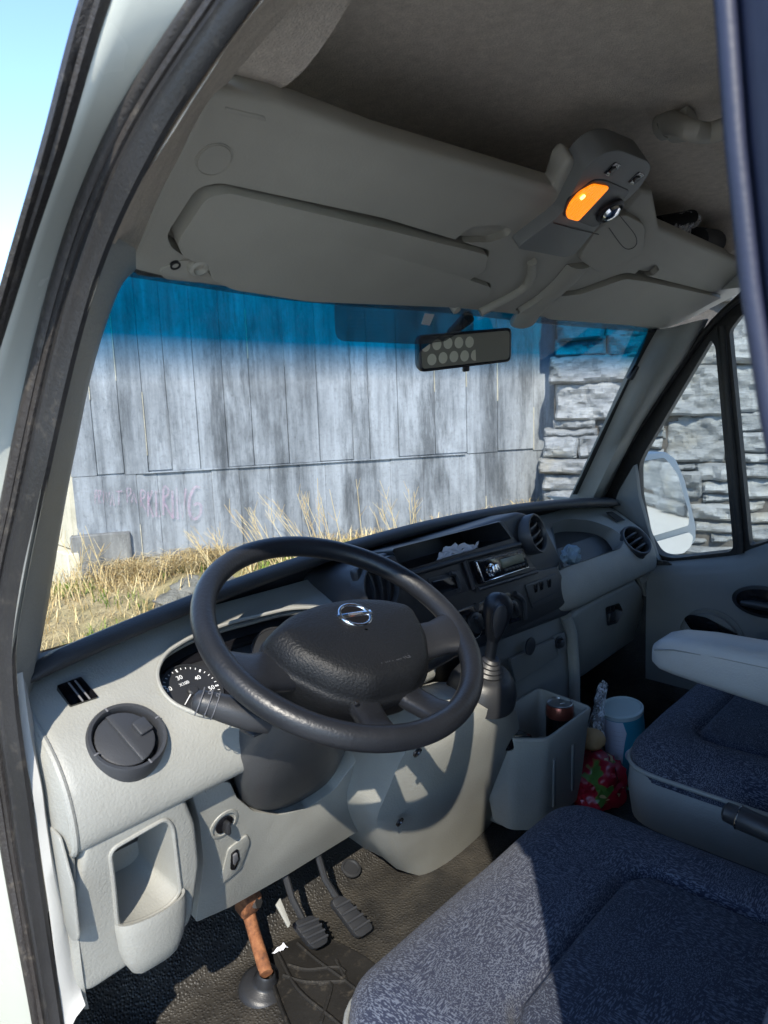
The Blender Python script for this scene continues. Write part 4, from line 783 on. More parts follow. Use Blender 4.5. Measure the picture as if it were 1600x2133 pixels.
for s_, p in (('20', (-0.1249,0.2141,-0.0701)), ('30', (-0.1025,0.2234,-0.0632)), ('40', (-0.0788,0.2156,-0.0689)), ('50', (-0.0691,0.1974,-0.0823)), ('X100', (-0.101,0.2144,-0.0698))):
    text('dial_figure', s_, p, tx, ty, .0068 if len(s_) < 3 else .005, 'whiteprint', dl, .0001)
lathe('needle_hub', [(.008, 0), (.008, .004), (.006, .006), (0, .006)], V((-0.0963,0.2029,-0.0796)), un, 'black', dl, 20)
np_ = V((-0.1184,0.1876,-0.087)); o = V((-0.0991,0.1994,-0.0784)); q = (np_-o).cross(un).normalized()*.0008; mk('needle', [o-q, o+q, np_+q*.6, np_-q*.6], [(0, 1, 2, 3)], 'whiteprint', dl, smooth=0)
sc_ = dc+V((.17, .0, .0)); lathe('speedometer', [(.058, .0), (.058, .002), (.055, .002), (.054, .0006), (0, .0006)], sc_, un, 'black', van, 48)
# ---- round air vents
def vent(c, ax, r, closed, rot, lab):
    rg = lathe('air_vent', [(r*1.02, -.03), (r*1.02, .003), (r*.98, .006), (r*.90, .0055), (r*.86, .002), (r*.84, -.004), (r*.83, -.03)], c, ax, 'stack', van, 48, smooth=50); rg['label'] = lab
    x, y, z = basis(ax); x, y = x*math.cos(rot)+y*math.sin(rot), -x*math.sin(rot)+y*math.cos(rot); c = V(c)
    lathe('vent_barrel', [(r*.83, -.03), (r*.5, -.032), (0, -.033)], c, ax, 'gloss', rg, 32)
    if closed:
        for s in (-1, 1):
            lp = [c+x*(r*.80*math.cos(a))+y*(r*.80*math.sin(a)) for a in [i*math.pi/14-math.pi/2 for i in range(15)]] if s > 0 else [c+x*(r*.80*math.cos(a))+y*(r*.80*math.sin(a)) for a in [math.pi/2+i*math.pi/14 for i in range(15)]]
            lp = [p+x*s*.0-(x*r*.12) for p in lp] if s > 0 else [p-x*r*.02 for p in lp]
            lp = [c+(p-c)*(1 if (p-c).length < r*.81 else r*.81/(p-c).length) for p in lp]
            plate('vent_flap', lp, .004, 'stack', rg, to=ax, lift=.004 if s > 0 else .001, bev=.0025)
        b_ = c+x*r*.42+z*.009; w = r*.22; plate('vent_tab', rnd([b_+x*w+y*w, b_-x*w*.8+y*w, b_-x*w*.8-y*w, b_+x*w-y*w], .003), .006, 'stack', rg, to=ax, bev=.0015)
        for a in (0, 1.57, 3.14, 4.71): boxm('ring_mark', c+(x*math.cos(a)+y*math.sin(a))*r*.93+z*.006, (.002, .006, .0012), 'greyprint', rg, Matrix((y*math.cos(a)-x*math.sin(a), x*math.cos(a)+y*math.sin(a), z)).transposed(), .0003)
    else:
        for k in (-.42, 0, .42):
            w = math.sqrt(max(0, .80**2-k*k))*r
            P = [c+y*(-w+2*w*i/8)+x*(k*r)+z*(.001-.008*(2*i/8-1)**2) for i in range(9)]
            loft('vent_louver', [[p+z*.004+x*.002, p+z*.004-x*.002, p-z*.014-x*.004-x*.002, p-z*.014-x*.004+x*.002] for p in P], 'stack', rg, closed_u=True, caps=True)
vent(VC, un+V((-.03, 0, 0)), .046, True, -1.35, 'round grey air vent at the driver end of the dash, closed flaps')
vent(V((0.2435,0.1619,0.0001)), cn, .044, False, 1.57, 'round black centre air vent half hidden behind the steering wheel')
vent(V((0.7406,0.1618,0.009)), cn+V((.15, 0, .1)), .043, False, .2, 'round black centre air vent right of the tray')
vent(V((1.2045,0.1379,-0.0839)), un+V((-.25, -.25, 0)), .044, False, .25, 'round black air vent at the passenger end of the dash')
# ---- left lower pocket panel
ln2 = V((0, -1, -.12)).normalized()
LPL = rnd([(-0.2901,0.1236,-0.1684),(-0.1648,0.1243,-0.174),(-0.1487,0.13,-0.2218),(-0.1428,0.1378,-0.2864),(-0.1545,0.1463,-0.3575),(-0.1613,0.148,-0.372),(-0.3057,0.1486,-0.3768),(-0.3137,0.1382,-0.2896),(-0.3059,0.1302,-0.2235)], [.01, .008, .01, .01, .01, .01, .02, .02, .02])
pk = plate('pocket_panel', LPL, .05, 'dash', van, to=ln2, bev=.008, seg=3); pk['label'] = 'light grey lower panel with an open pocket and cup holder by the door'
PO = rnd([(-0.2647,0.1271,-0.1976),(-0.1933,0.1265,-0.1924),(-0.1844,0.1285,-0.2093),(-0.1753,0.1405,-0.3094),(-0.1921,0.1417,-0.3192),(-0.2253,0.1415,-0.3178),(-0.2587,0.14,-0.3054),(-0.2603,0.1336,-0.2514)], [.012, .01, .01, .01, .02, .02, .01, .02])
cut(pk, [PO], to=ln2, fro=.03, back=.1)
tub('pocket', PO, .085, 'dash', pk, to=ln2, shrink=.80, smooth=50)
tube('pocket_rim', [p+ln2*.0005 for p in grow(PO, .0015)], .0028, 'dash', pk, 8, closed=True)
cl_, cr_ = V((-0.2587,0.14,-0.3054)), V((-0.1739,0.1406,-0.3103)); ax_ = (cr_-cl_); rows = []
for j, (dz, sc_k, bk) in enumerate(((.004, 1.0, 1.0), (-.002, 1.02, 1.06), (-.012, 1.0, 1.05), (-.03, .97, .95), (-.05, .86, .75), (-.068, .66, .40), (-.075, .45, .05))):
    rows.append([cl_.lerp(cr_, .5)+ax_*(.5*sc_k)*math.cos(math.pi*(1-i/16))+V((0, -.019*bk*math.sin(math.pi*i/16)**.8, dz)) for i in range(17)])
loft('cup_holder', rows, 'dash', pk, thick=.004, smooth=50)
tube('cup_floor', [cl_.lerp(cr_, .5)+V((0, .02, -.03)), cl_.lerp(cr_, .5)+V((0, .02, -.034))], .034, 'dash', pk, 24)
# strip of bright sill trim between seal and dash
k0 = crv([(-0.325,0.1766,0.0274),(-0.325,0.1744,-0.0478),(-0.325,0.1608,-0.1033),(-0.325,0.1597,-0.1476),(-0.325,0.151,-0.2527),(-0.325,0.151,-0.3454),(-0.325,0.1479,-0.3962)], 5); k1 = crv([(-0.31,0.2024,0.0018),(-0.31,0.1893,-0.0584),(-0.31,0.1782,-0.1166),(-0.31,0.174,-0.161),(-0.31,0.1528,-0.2628),(-0.31,0.1462,-0.3531),(-0.31,0.1343,-0.3775)], 5)
kt = loft('sill_trim', [[V(a)+V((-.006, -.004, 0)), V(a)+V((.002, -.004, 0)), lerp(a, b, .5), V(b)+V((.0, .004, 0)), V(b)+V((.004, .03, 0))] for a, b in zip(k0, k1)], 'white', van, thick=.003, smooth=50)
k2 = crv([(-0.306,0.2126,-0.0062),(-0.306,0.201,-0.0637),(-0.306,0.1898,-0.1226),(-0.306,0.1855,-0.1677),(-0.306,0.164,-0.2709),(-0.306,0.1573,-0.3625),(-0.306,0.1485,-0.3797)], 5); k3 = crv([(-.300, .27, -.01), (-.304, .175, -.065), (-.304, .135, -.12), (-.303, .132, -.19), (-.304, .139, -.28), (-.302, .148, -.36), (-.29, .18, -.42)], 5)
loft('dash_end_cap', [[lerp(a, b, t)+V((-.006*math.sin(math.pi*t), 0, 0)) for t in (0, .25, .5, .75, 1)] for a, b in zip(k2, k3)], 'dash', van, thick=.003, smooth=60)
fo = rnd([(-0.316,0.1785,-0.1532),(-0.316,0.1358,-0.1585),(-0.316,0.114,-0.2098),(-0.316,0.1149,-0.2754),(-0.316,0.1321,-0.286),(-0.316,0.1457,-0.2799),(-0.316,0.1678,-0.2236)], .006); plate('fuse_flap', fo, .004, 'dash', kt, to=(-1, -.2, 0), bev=.0015)
for p in ((-0.327,0.1747,-0.1286), (-0.327,0.1533,-0.3216)):
    lathe('trim_screw', [(.010, 0), (.010, .002), (.0085, .002), (.008, -.002), (.005, -.002), (.0045, .001), (0, .001)], p, (-.6, -.75, 0), 'white', kt, 20); disc('screw_head', V(p)+V((-.001, -.001, 0)), .004, .001, 'screw', kt, (-.6, -.75, 0), 12)
# ---- knee panel
kn = V((0, -.22, -.07)).normalized()
KP = rnd([(-0.1434,0.1458,-0.1867),(-0.1015,0.1472,-0.1911),(-0.0804,0.1511,-0.2034),(-0.0641,0.1621,-0.238),(-0.0288,0.1758,-0.281),(0.0246,0.1875,-0.3178),(0.0878,0.1944,-0.3396),(0.146,0.1925,-0.3336),(0.1843,0.1811,-0.2976),(0.1956,0.1753,-0.2795),(0.319,0.1899,-0.3255),(0.3339,0.216,-0.4075),(0.3133,0.2359,-0.4698),(0.2955,0.2385,-0.4782),(0.0726,0.2354,-0.4684),(-0.0443,0.2317,-0.4567),(-0.1074,0.2268,-0.4413),(-0.1077,0.2172,-0.4111),(-0.107,0.1916,-0.3307),(-0.1241,0.1647,-0.2462)], .006, 3)
kp = plate('knee_panel', KP, .03, 'dash', van, to=kn, bev=.006, seg=3); kp['label'] = 'light grey knee panel under the steering column'
ks = [V(p)+kn*.001 for p in crv([(0.3174,0.1911,-0.329),(0.3206,0.2163,-0.4085),(0.306,0.2324,-0.459)], 5)]; tube('panel_seam', [p+V((-.02, 0, 0)) for p in ks], .0012, 'black', kp, 6)
kc = V((-0.0817,0.1734,-0.2737)); lathe('knob_dish', [(.024, -.0005), (.023, .0015), (.019, .002), (.016, -.004), (.014, -.010), (0, -.011)], kc, kn, 'dash', kp, 32)
disc('knob_hole', kc+kn*.0022, .014, .0006, 'gloss', kp, kn, 24); boxm('adjuster_knob', kc+kn*.007, (.007, .016, .020), 'black', kp, None, .003)
fb_ = rnd([(-0.068,0.1898,-0.3251),(-0.0351,0.1876,-0.3182),(-0.0268,0.1938,-0.3376),(-0.0374,0.2081,-0.3827),(-0.0689,0.211,-0.3918),(-0.0743,0.2064,-0.3771)], .006); plate('switch_bezel', fb_, .004, 'dash', kp, to=kn, lift=.003, bev=.0018)
plate('switch_slot', rnd([(-0.0626,0.1894,-0.337),(-0.051,0.1888,-0.3352),(-0.044,0.1966,-0.3596),(-0.0502,0.2018,-0.3759),(-0.0597,0.1998,-0.3697)], .004), .002, 'gloss', kp, to=kn, lift=.0005, bev=.0005)
plate('switch_wheel', rnd([(-0.0602,0.1886,-0.341),(-0.0536,0.1882,-0.3398),(-0.0496,0.193,-0.3549),(-0.0564,0.1951,-0.3616)], .002), .003, 'greyprint', kp, to=kn, lift=.001, bev=.0008)
disc('panel_plug', (-0.1153,0.1484,-0.1951), .007, .002, 'dash', kp, kn, 18)
# ---- dark core behind all the panels
core = [(.31, .0), (.29, -.02), (.21, -.06), (.17, -.10), (.155, -.18), (.20, -.24), (.26, -.34), (.30, -.42), (.42, -.42), (.44, -.15)]
loft('dash_core', [[V((x, y+.01, z-.008)) for y, z in core] for x in (-.296, 0, .3, .7, 1.0, 1.29)], 'black', van, closed_u=True, caps=True, smooth=0)
# ---- steering column and stalks
wc = V((.0267, .0264, .0129)); wn = V((0, -math.cos(1.0748), math.sin(1.0748))); we2 = V((0, math.sin(1.0748), math.cos(1.0748))); ph = R(-10.5)
wx = V((math.cos(ph), 0, 0))+we2*math.sin(ph); wy = V((-math.sin(ph), 0, 0))+we2*math.cos(ph)
def wpt(x, y, h=0): return wc+wx*x+wy*y+wn*h
rows = []
for c, a, b in (((0.0224,0.0379,-0.0321), .062, .052), ((0.0156,0.0406,-0.042), .078, .060), ((-0.0044,0.0437,-0.063), .092, .062), ((0.016,0.095,-0.1159), .098, .056), ((0.0189,0.12,-0.1547), .102, .052), ((0.0319,0.15,-0.2009), .103, .047), ((0.0531,0.185,-0.2513), .10, .042), ((0.0916,0.24,-0.3145), .095, .036)):
    c = V(c); rows.append([c+V((a*math.copysign(abs(math.cos(t))**.8, math.cos(t)), 0, 0))+we2*(b*math.copysign(abs(math.sin(t))**.8, math.sin(t))) for t in [2*math.pi*k/36 for k in range(36)]])
sh = loft('column_shroud', rows, 'shroud', van, closed_u=True, caps=True, smooth=60)
boxm('tilt_lever', (-0.0858,0.0733,-0.0982), (.035, .03, .006), 'black', sh, None, .003)
def stalk(name, path, rr, lab=None):
    o = tube(name, path, rr, 'black', van, 18, smooth=50)
    if lab: o['label'] = lab
    return o
P = [V((-0.1822,0.0582,-0.0211)), V((-0.1801,0.0558,-0.0223)), V((-0.1757,0.0511,-0.0249)), V((-0.1672,0.0453,-0.0292)), V((-0.1545,0.0362,-0.0364)), V((-0.1344,0.0188,-0.0481)), V((-0.1136,0.0106,-0.0582))]
sk = stalk('indicator_stalk', P, [.006, .0115, .0135, .0148, .0162, .017, .016], 'black indicator stalk left of the steering column')
for f in (.28, .45, .55):
    i = f*6; a = P[int(i)].lerp(P[min(6, int(i)+1)], i-int(i)); tube('stalk_ring', circ(a, P[5]-P[1], .0162, 24), .0006, 'greyprint', sk, 6, closed=True)
0 and disc('stalk_end', P[0]-(P[2]-P[0]).normalized()*.002, .0095, .004, 'dashdark', sk, P[0]-P[3], 20)
text('stalk_symbol', 'D  D', P[3]+wn*.0165, P[5]-P[2], we2, .005, 'greyprint', sk)
stalk('wiper_stalk', [V((0.1103,-0.0117,-0.0646)), V((0.1645,-0.0105,-0.0639)), V((0.2317,-0.0075,-0.0623)), V((0.2569,-0.0069,-0.062))], [.014, .013, .012, .006], 'black wiper stalk right of the steering column')
# ---- steering wheel
sw_ = tube('steering_wheel', [wc+(wx*math.cos(a)+wy*math.sin(a))*.182 for a in [2*math.pi*k/120 for k in range(120)]], .0153, 'wheel', van, 22, closed=True, up=wn); sw_['label'] = 'black four-spoke steering wheel with a chrome emblem on its hub'
HB = rnd([V((x, y, 0)) for x, y in ((-.120, -.006), (-.078, .020), (-.03, .032), (.03, .032), (.075, .022), (.114, .002), (.102, -.05), (.072, -.098), (.036, -.120), (-.036, -.120), (-.072, -.098), (-.110, -.05))], .014, 4)
cc = V((0, -.04, 0)); rows = []
for h, k in ((-.045, .80), (-.040, 1.0), (-.012, 1.06), (-.004, 1.055), (-.0035, 1.04), (.004, 1.03), (.016, .985), (.0225, .93), (.0265, .885), (.0285, .84), (.0305, .7), (.0325, .45), (.0335, .2), (.0338, .02)):
    rows.append([wpt(*(cc+(p-cc)*k).xy, h) for p in HB])
hub = loft('hub', rows, 'wheelhub', sw_, closed_u=True, smooth=70)
def spoke(pts, w, th, name='spoke'):
    rows = []
    n = len(pts)
    for i, ((x, y, h), ww) in enumerate(zip(pts, w)):
        a, b = pts[max(0, i-1)], pts[min(n-1, i+1)]; d = V((b[0]-a[0], b[1]-a[1], 0)).normalized(); q = V((-d.y, d.x, 0))
        rows.append([wpt(x+q.x*ww*math.copysign(abs(math.cos(t))**.7, math.cos(t)), y+q.y*ww*math.copysign(abs(math.cos(t))**.7, math.cos(t)), h+th*math.copysign(abs(math.sin(t))**.7, math.sin(t))) for t in [2*math.pi*k/20 for k in range(20)]])
    loft(name, rows, 'wheel', sw_, closed_u=True, caps=True, smooth=60)
ca, sa = math.cos(R(194)), math.sin(R(194))
for s in (1, -1):
    spoke([(s*-.075, -.035, -.016), (s*-.11, -.037, -.014), (s*-.14, -.040, -.008), (s*-.16, -.042, -.002), (s*-.178, -.045, .0)], [.034, .031, .029, .034, .046], .012)
    spoke([(s*-.030, -.10, -.014), (s*-.036, -.125, -.013), (s*-.043, -.150, -.006), (s*-.050, -.166, 0), (s*-.052, -.178, 0)], [.022, .020, .019, .023, .032], .011)
ec = wpt(.0, -.012, .0335)
er = tube('emblem', [ec+(wx*.0215*math.cos(a)+wy*.0195*math.sin(a)) for a in [2*math.pi*k/40 for k in range(40)]], .0026, 'chrome', sw_, 10, closed=True, up=wn)
plate('emblem_bar', [ec+wx*x+wy*y+wn*.002 for x, y in ((-.0265, -.004), (.0265, -.004), (.0265, .004), (-.0265, .004))], .004, 'chrome', sw_, to=wn, bev=.001)
plate('emblem_disc', circ(ec, wn, .0205, 32), .002, 'gloss', sw_, to=wn, lift=.0005, bev=0)
text('emblem_text', 'NISSAN', ec+wn*.0023, wx, wy, .0046, 'greyprint', sw_, .0002)
text('airbag_text', 'AIR BAG', wpt(.012, -.092, .0295), wx, wy, .009, 'stack', sw_, .0012)
disc('hub_screw', wpt(-.055, -.122, .005), .003, .001, 'screw', sw_, wn, 12)
# ---- centre stack
cb = plate('centre_stack_body', rnd([(0.202,0.183,0.0319),(0.2572,0.1859,0.0453),(0.7224,0.1888,0.059),(0.806,0.1822,0.0281),(0.8667,0.1572,-0.0893),(0.892,0.1406,-0.167),(0.8619,0.1343,-0.1968),(0.4321,0.1392,-0.1736),(0.3198,0.1396,-0.1719),(0.2391,0.1541,-0.1039),(0.1965,0.1699,-0.0295)], .02), .14, 'stack', van, to=cn, bev=.012, seg=3)
CPN = rnd([(0.2013,0.1741,0.0382),(0.2694,0.1751,0.0427),(0.6357,0.1773,0.0529),(0.7287,0.1512,-0.0694),(0.8128,0.1495,-0.0774),(0.835,0.1398,-0.1231),(0.8309,0.1325,-0.157),(0.7924,0.1305,-0.1664),(0.5802,0.1303,-0.1673),(0.4599,0.1315,-0.1621),(0.3387,0.1326,-0.1565),(0.2639,0.1437,-0.1046),(0.2072,0.1587,-0.0342)], .01)
cp = plate('centre_panel', CPN, .02, 'black', van, to=cn, bev=.004); cp['label'] = 'black centre panel with radio, tray and climate controls'
TR = rnd([(0.2919,0.1774,0.0533),(0.6209,0.1769,0.0512),(0.654,0.1684,0.0113),(0.3076,0.1686,0.0124)], .008); cut(cp, [TR], to=cn, back=.05); cut(cb, [grow(TR, .001)], to=cn, back=.12)
tub('tray', TR, .11, 'black', cp, to=cn, shrink=.94, smooth=30); tube('tray_lip', [V(p) for p in [(0.3069,0.1639,0.0046),(0.4698,0.1634,0.0023),(0.6736,0.1622,-0.0037)]], .006, 'black', cp, 10)
RD = rnd([(0.4987,0.1645,-0.0072),(0.6751,0.1632,-0.0133),(0.6849,0.1541,-0.0556),(0.5124,0.1546,-0.0535)], .003)
rd = plate('radio', RD, .02, 'gloss', van, to=cn, lift=.010, bev=.002); rd['label'] = 'glossy single-slot car radio with chrome trim and round knob'
def rq(u, v, h=.0): return lerp(lerp((0.4987,0.1645,-0.0072), (0.6751,0.1632,-0.0133), u), lerp((0.5124,0.1546,-0.0535), (0.6849,0.1541,-0.0556), u), v)+cn*h
def rbox(name, u0, u1, v0, v1, h, mat, th=.003, bev=.0006): return plate(name, [rq(u0, v0, h), rq(u1, v0, h), rq(u1, v1, h), rq(u0, v1, h)], th, mat, rd, to=cn, bev=bev)
M_['lcd'] = plain('dull_lcd', (.16, .17, .12), .25)
rbox('display', .46, .93, .22, .62, .0115, 'lcd'); rbox('chrome_strip', .06, .98, .93, .98, .012, 'chrome'); rbox('chrome_strip', .02, .045, .06, .95, .012, 'chrome'); rbox('disc_slot', .08, .95, .05, .10, .0112, 'greyprint', .002, .0003); rbox('release_button', .86, .95, .12, .18, .012, 'greyprint')
for k in range(6): rbox('preset_button', .48+k*.075, .54+k*.075, .70, .82, .0125, 'black')
kq = rq(.22, .56, .011); lathe('volume_knob', [(.0135, 0), (.0135, .003), (.011, .004), (.0095, .003), (.0085, .009), (.006, .010), (0, .010)], kq, cn, 'chrome', rd, 28)
rbox('knob_wing', .32, .40, .38, .72, .0125, 'chrome')
tube('frame_ridge', [V(p) for p in [(0.4795,0.1616,-0.0012),(0.4927,0.1498,-0.057)]], .005, 'stack', cp, 8); tube('frame_ridge', [V(p) for p in [(0.5025,0.1489,-0.061),(0.6873,0.1475,-0.0677),(0.7181,0.1472,-0.0688)]], .005, 'stack', cp, 8)
bl = plate('blank_drawer', rnd([(0.3682,0.1631,-0.0135),(0.4619,0.1625,-0.0166),(0.4792,0.1536,-0.0584),(0.3758,0.1539,-0.0565)], .005), .006, 'stack', cp, to=cn, lift=.002, bev=.002); plate('drawer_recess', rnd([(0.3747,0.1598,-0.0197),(0.4394,0.1592,-0.0225),(0.4498,0.1541,-0.0463),(0.3834,0.1542,-0.0458)], .004), .003, 'gloss', cp, to=cn, lift=.0015, bev=.0005)
tube('drawer_pull', crv([V(p) for p in [(0.4278,0.1568,-0.0143),(0.4434,0.1554,-0.021),(0.4471,0.1499,-0.0468),(0.4344,0.1493,-0.0494)]], 4), .004, 'stack', cp, 8)
SB = rnd([(0.6676,0.1471,-0.0885),(0.8,0.1471,-0.0889),(0.8064,0.136,-0.1407),(0.6796,0.136,-0.1407)], .006); sb = plate('switch_blank', SB, .005, 'stack', cp, to=cn, lift=.003, bev=.0015)
for p in [(0.7032,0.1408,-0.1038),(0.727,0.1408,-0.1038),(0.759,0.1405,-0.1054)]:
    boxm('empty_socket', V(p)+cn*.0005, (.013, .002, .022), 'gloss', cp, None, .0005)
tube('blank_groove', [V(p) for p in [(0.6851,0.1347,-0.1302),(0.7831,0.135,-0.1285)]], .0012, 'black', cp, 6)
plate('climate_panel', rnd([(0.3659,0.1469,-0.085),(0.6107,0.146,-0.0889),(0.6361,0.1326,-0.1521),(0.4113,0.1341,-0.1449)], .01), .003, 'gloss', cp, to=cn, lift=.001, bev=.001)
for p, r_ in (((0.4766,0.1404,-0.12), .022), ((0.6036,0.1394,-0.1247), .020)):
    lathe('climate_knob', [(r_, 0), (r_*.95, .008), (r_*.8, .010), (0, .010)], p, cn, 'black', cp, 28); boxm('knob_grip', V(p)+cn*.012, (.008, .010, r_*1.6), 'black', cp, Matrix.Rotation(-.6, 3, 'Y'), .002)
disc('small_knob', (0.4918,0.1463,-0.0925), .008, .004, 'black', cp, cn, 18)
for k in range(14):
    a = -.4+k*.2; c_ = V((0.4728,0.1377,-0.1185)); tube('scale_arc', [c_+(V((1, 0, 0))*math.cos(q)+cn.cross(V((-1, 0, 0)))*math.sin(q))*.029 for q in (a, a+.1)], .0006, 'whiteprint', cp, 5)
tube('panel_edge', crv([V(p) for p in [(0.6248,0.1435,-0.0958),(0.6504,0.1389,-0.1174),(0.645,0.1311,-0.1541)]], 4), .006, 'stack', cp, 8)
# ---- passenger side
rx = [(.74+.005*i, .075*(1-i/28)**2.2) for i in range(28)]+[(.88+.02*i, 0) for i in range(21)]+[(1.300, .002), (1.306, .010), (1.309, .03), (1.311, .08), (1.312, .16)]
rp = loft('dash_panel', [prow(x, d) for x, d in rx], 'dash', van, thick=.006, smooth=50); rp['label'] = 'light grey passenger side dash panel with an open tray'
TR2 = rnd([(0.9523,0.2433,-0.0113),(1.0307,0.2467,-0.0088),(1.1223,0.224,-0.0254),(1.1778,0.1859,-0.0535),(1.1715,0.1535,-0.0774),(1.1157,0.1397,-0.0876),(0.8988,0.1437,-0.0846),(0.8199,0.1462,-0.0828)], [.02, .03, .03, .03, .02, .01, .01, .01])
cut(rp, [TR2, circ((1.2138,0.1419,-0.086), un, .044, 36)], to=un, fro=.06, back=.06)
tub('tray', TR2, .06, 'dashdark', rp, to=un, shrink=.9, smooth=50); plate('defrost_slot', [(1.2171,0.2295,-0.0189),(1.248,0.2274,-0.0205),(1.2634,0.1955,-0.044),(1.2216,0.1983,-0.0419)], .002, 'gloss', rp, to=un, lift=.002, bev=0)
gn = V((0, -.22, -.05)).normalized()
GBX = rnd([(0.863,0.1469,-0.2203),(0.8875,0.1428,-0.2025),(1.2205,0.1411,-0.1948),(1.2881,0.1503,-0.2353),(1.3561,0.1687,-0.3161),(1.3424,0.189,-0.4058),(1.0008,0.1925,-0.4209),(0.9521,0.1856,-0.3906),(0.8794,0.1603,-0.2793)], [.01, .01, .01, .01, .02, .03, .03, .02, .01])
gb = plate('glovebox', GBX, .05, 'dash', van, to=gn, bev=.012, seg=3); gb['label'] = 'light grey glovebox lid with a recessed latch'
LT = rnd([(1.0554,0.1488,-0.2331),(1.137,0.1504,-0.2403),(1.1777,0.1578,-0.2726),(1.1594,0.1649,-0.3039),(1.0981,0.1629,-0.2952)], .008); cut(gb, [LT], to=gn, back=.02); tub('latch_recess', LT, .02, 'black', gb, to=gn, shrink=.9); boxm('latch', V((1.1039,0.1581,-0.2699)), (.035, .014, .026), 'black', gb, None, .004)
ep = plate('end_pocket', rnd([(1.2399,0.1414,-0.1963),(1.305,0.1396,-0.188),(1.4061,0.1518,-0.2419),(1.4891,0.1736,-0.3378),(1.4823,0.1948,-0.431),(1.3687,0.1915,-0.4166),(1.3509,0.1717,-0.3296),(1.3249,0.1568,-0.2641)], .01), .06, 'dash', van, to=gn, bev=.006); plate('pocket_recess', rnd([(1.2838,0.1462,-0.2173),(1.3266,0.1451,-0.2126),(1.3927,0.1545,-0.2537),(1.4459,0.1711,-0.3269),(1.4121,0.1768,-0.3519),(1.3668,0.1727,-0.3338),(1.3404,0.1577,-0.2678)], .008), .003, 'dashdark', ep, to=gn, lift=.001, bev=.001)
# ================================================================== VAN: console, gear lever, pedals, seats
# ---- gear pod
pn = V((0, -.38, -.17)).normalized()
Lp = [V(p) for p in [(0.2698,0.0303,-0.1759),(0.2056,0.0464,-0.2119),(0.1839,0.0628,-0.2487),(0.1786,0.0913,-0.3123),(0.1802,0.1164,-0.3685),(0.2361,0.1615,-0.4693),(0.3281,0.2132,-0.5849)]]; Rp = [V(p) for p in [(0.511,0.0746,-0.275),(0.5942,0.1131,-0.3611),(0.6474,0.1504,-0.4445),(0.7044,0.1995,-0.5542),(0.77,0.2614,-0.6925),(0.7261,0.2973,-0.7728),(0.559,0.2863,-0.7483)]]
Lc, Rc = crv(Lp, 4), crv(Rp, 4); rows = []
for a, b in zip(Lc, Rc):
    row = [a+V((.02, .16, -.02)), a+V((.004, .05, 0))]
    for i in range(13):
        t = i/12; row.append(lerp(a, b, t)+V((0, -.05*math.sin(math.pi*t)**.75+.01, -.004)))
    row += [b+V((-.004, .05, 0)), b+V((-.01, .16, -.02))]; rows.append(row)
top = lerp(Lc[0], Rc[0], .5)+V((0, .02, .012)); rows = [[lerp(top, p, k)+V((0, 0, .018*(1-k))) for p in rows[0]] for k in (.05, .5, .85)]+rows
pod = loft('gear_console', rows, 'dash', van, thick=.004, smooth=60); pod['label'] = 'light grey curved console under the gear lever'
lathe('console_screw', [(.008, 0), (.008, .003), (.006, .003), (.005, .000), (0, .000)], lerp(Lc[16], Rc[16], .04)+V((0, -.022, 0)), pn, 'screw', pod, 14)
lathe('console_screw', [(.008, 0), (.008, .003), (.006, .003), (.005, .000), (0, .000)], V((0.13,-0.0062,-0.1924)), pn, 'screw', pod, 14)
gbc = V((0.372,0.0375,-0.1806))+V((0, .006, .004)); gax = V((-.05, -.35, .93)).normalized()
gbase = lathe('gear_base', [(.062, -.03), (.060, -.012), (.052, .006), (.043, .016), (.036, .020), (0, .020)], gbc, gax, 'black', pod, 36, smooth=60)
gt = V((0.2833,-0.0278,-0.1195))
kn0 = V((0.37,0.0151,-0.0493)); sh0 = gbc+gax*.018
gl = tube('gear_lever', [sh0, sh0.lerp(kn0, .45), sh0.lerp(kn0, .75), kn0], [.0095, .010, .011, .011], 'black', van, 14); gl['label'] = 'black gear lever with a bulbous knob'
for k in range(4): lathe('boot_fold', [(.026-.004*k, 0), (.028-.004*k, .004), (.024-.004*k, .008), (0, .008)], sh0+gax*(.002+.007*k), gax, 'black', gl, 22)
kd = (kn0-sh0).normalized(); rows = []
for h, r_, ox in ((-.05, .011, 0), (-.042, .014, 0), (-.025, .018, 0), (-.005, .0225, 0), (.010, .0245, 0), (.022, .0225, 0), (.030, .016, 0), (.034, .008, 0), (.035, .001, 0)):
    x, y, z = basis(kd, (0, -1, 0)); rows.append([kn0+kd*h+x*(r_*1.05*math.cos(t))+y*(r_*.92*math.sin(t)) for t in [2*math.pi*k/24 for k in range(24)]])
loft('gear_knob', rows, 'wheel', gl, closed_u=True, smooth=70)
tc = kn0+V((-.02, -.018, -.006)); plate('knob_thumb_inlay', [tc+kd*(.030*math.cos(a)-.002)+kd.cross(V((-.7, -.7, 0))).normalized()*(.011+.003*math.cos(a))*math.sin(a) for a in [2*math.pi*k/24 for k in range(24)]], .012, 'black', gl, to=(-.7, -.7, .1), bev=.003)
for s_, p in (('R', (0.385,0.0223,-0.1498)), ('N', (0.385,0.0301,-0.143)), ('-', (0.365,0.0188,-0.1666))): text('gear_mark', s_, V(p), (1, .1, 0), (0, .4, .9), .008, 'whiteprint', gbase)
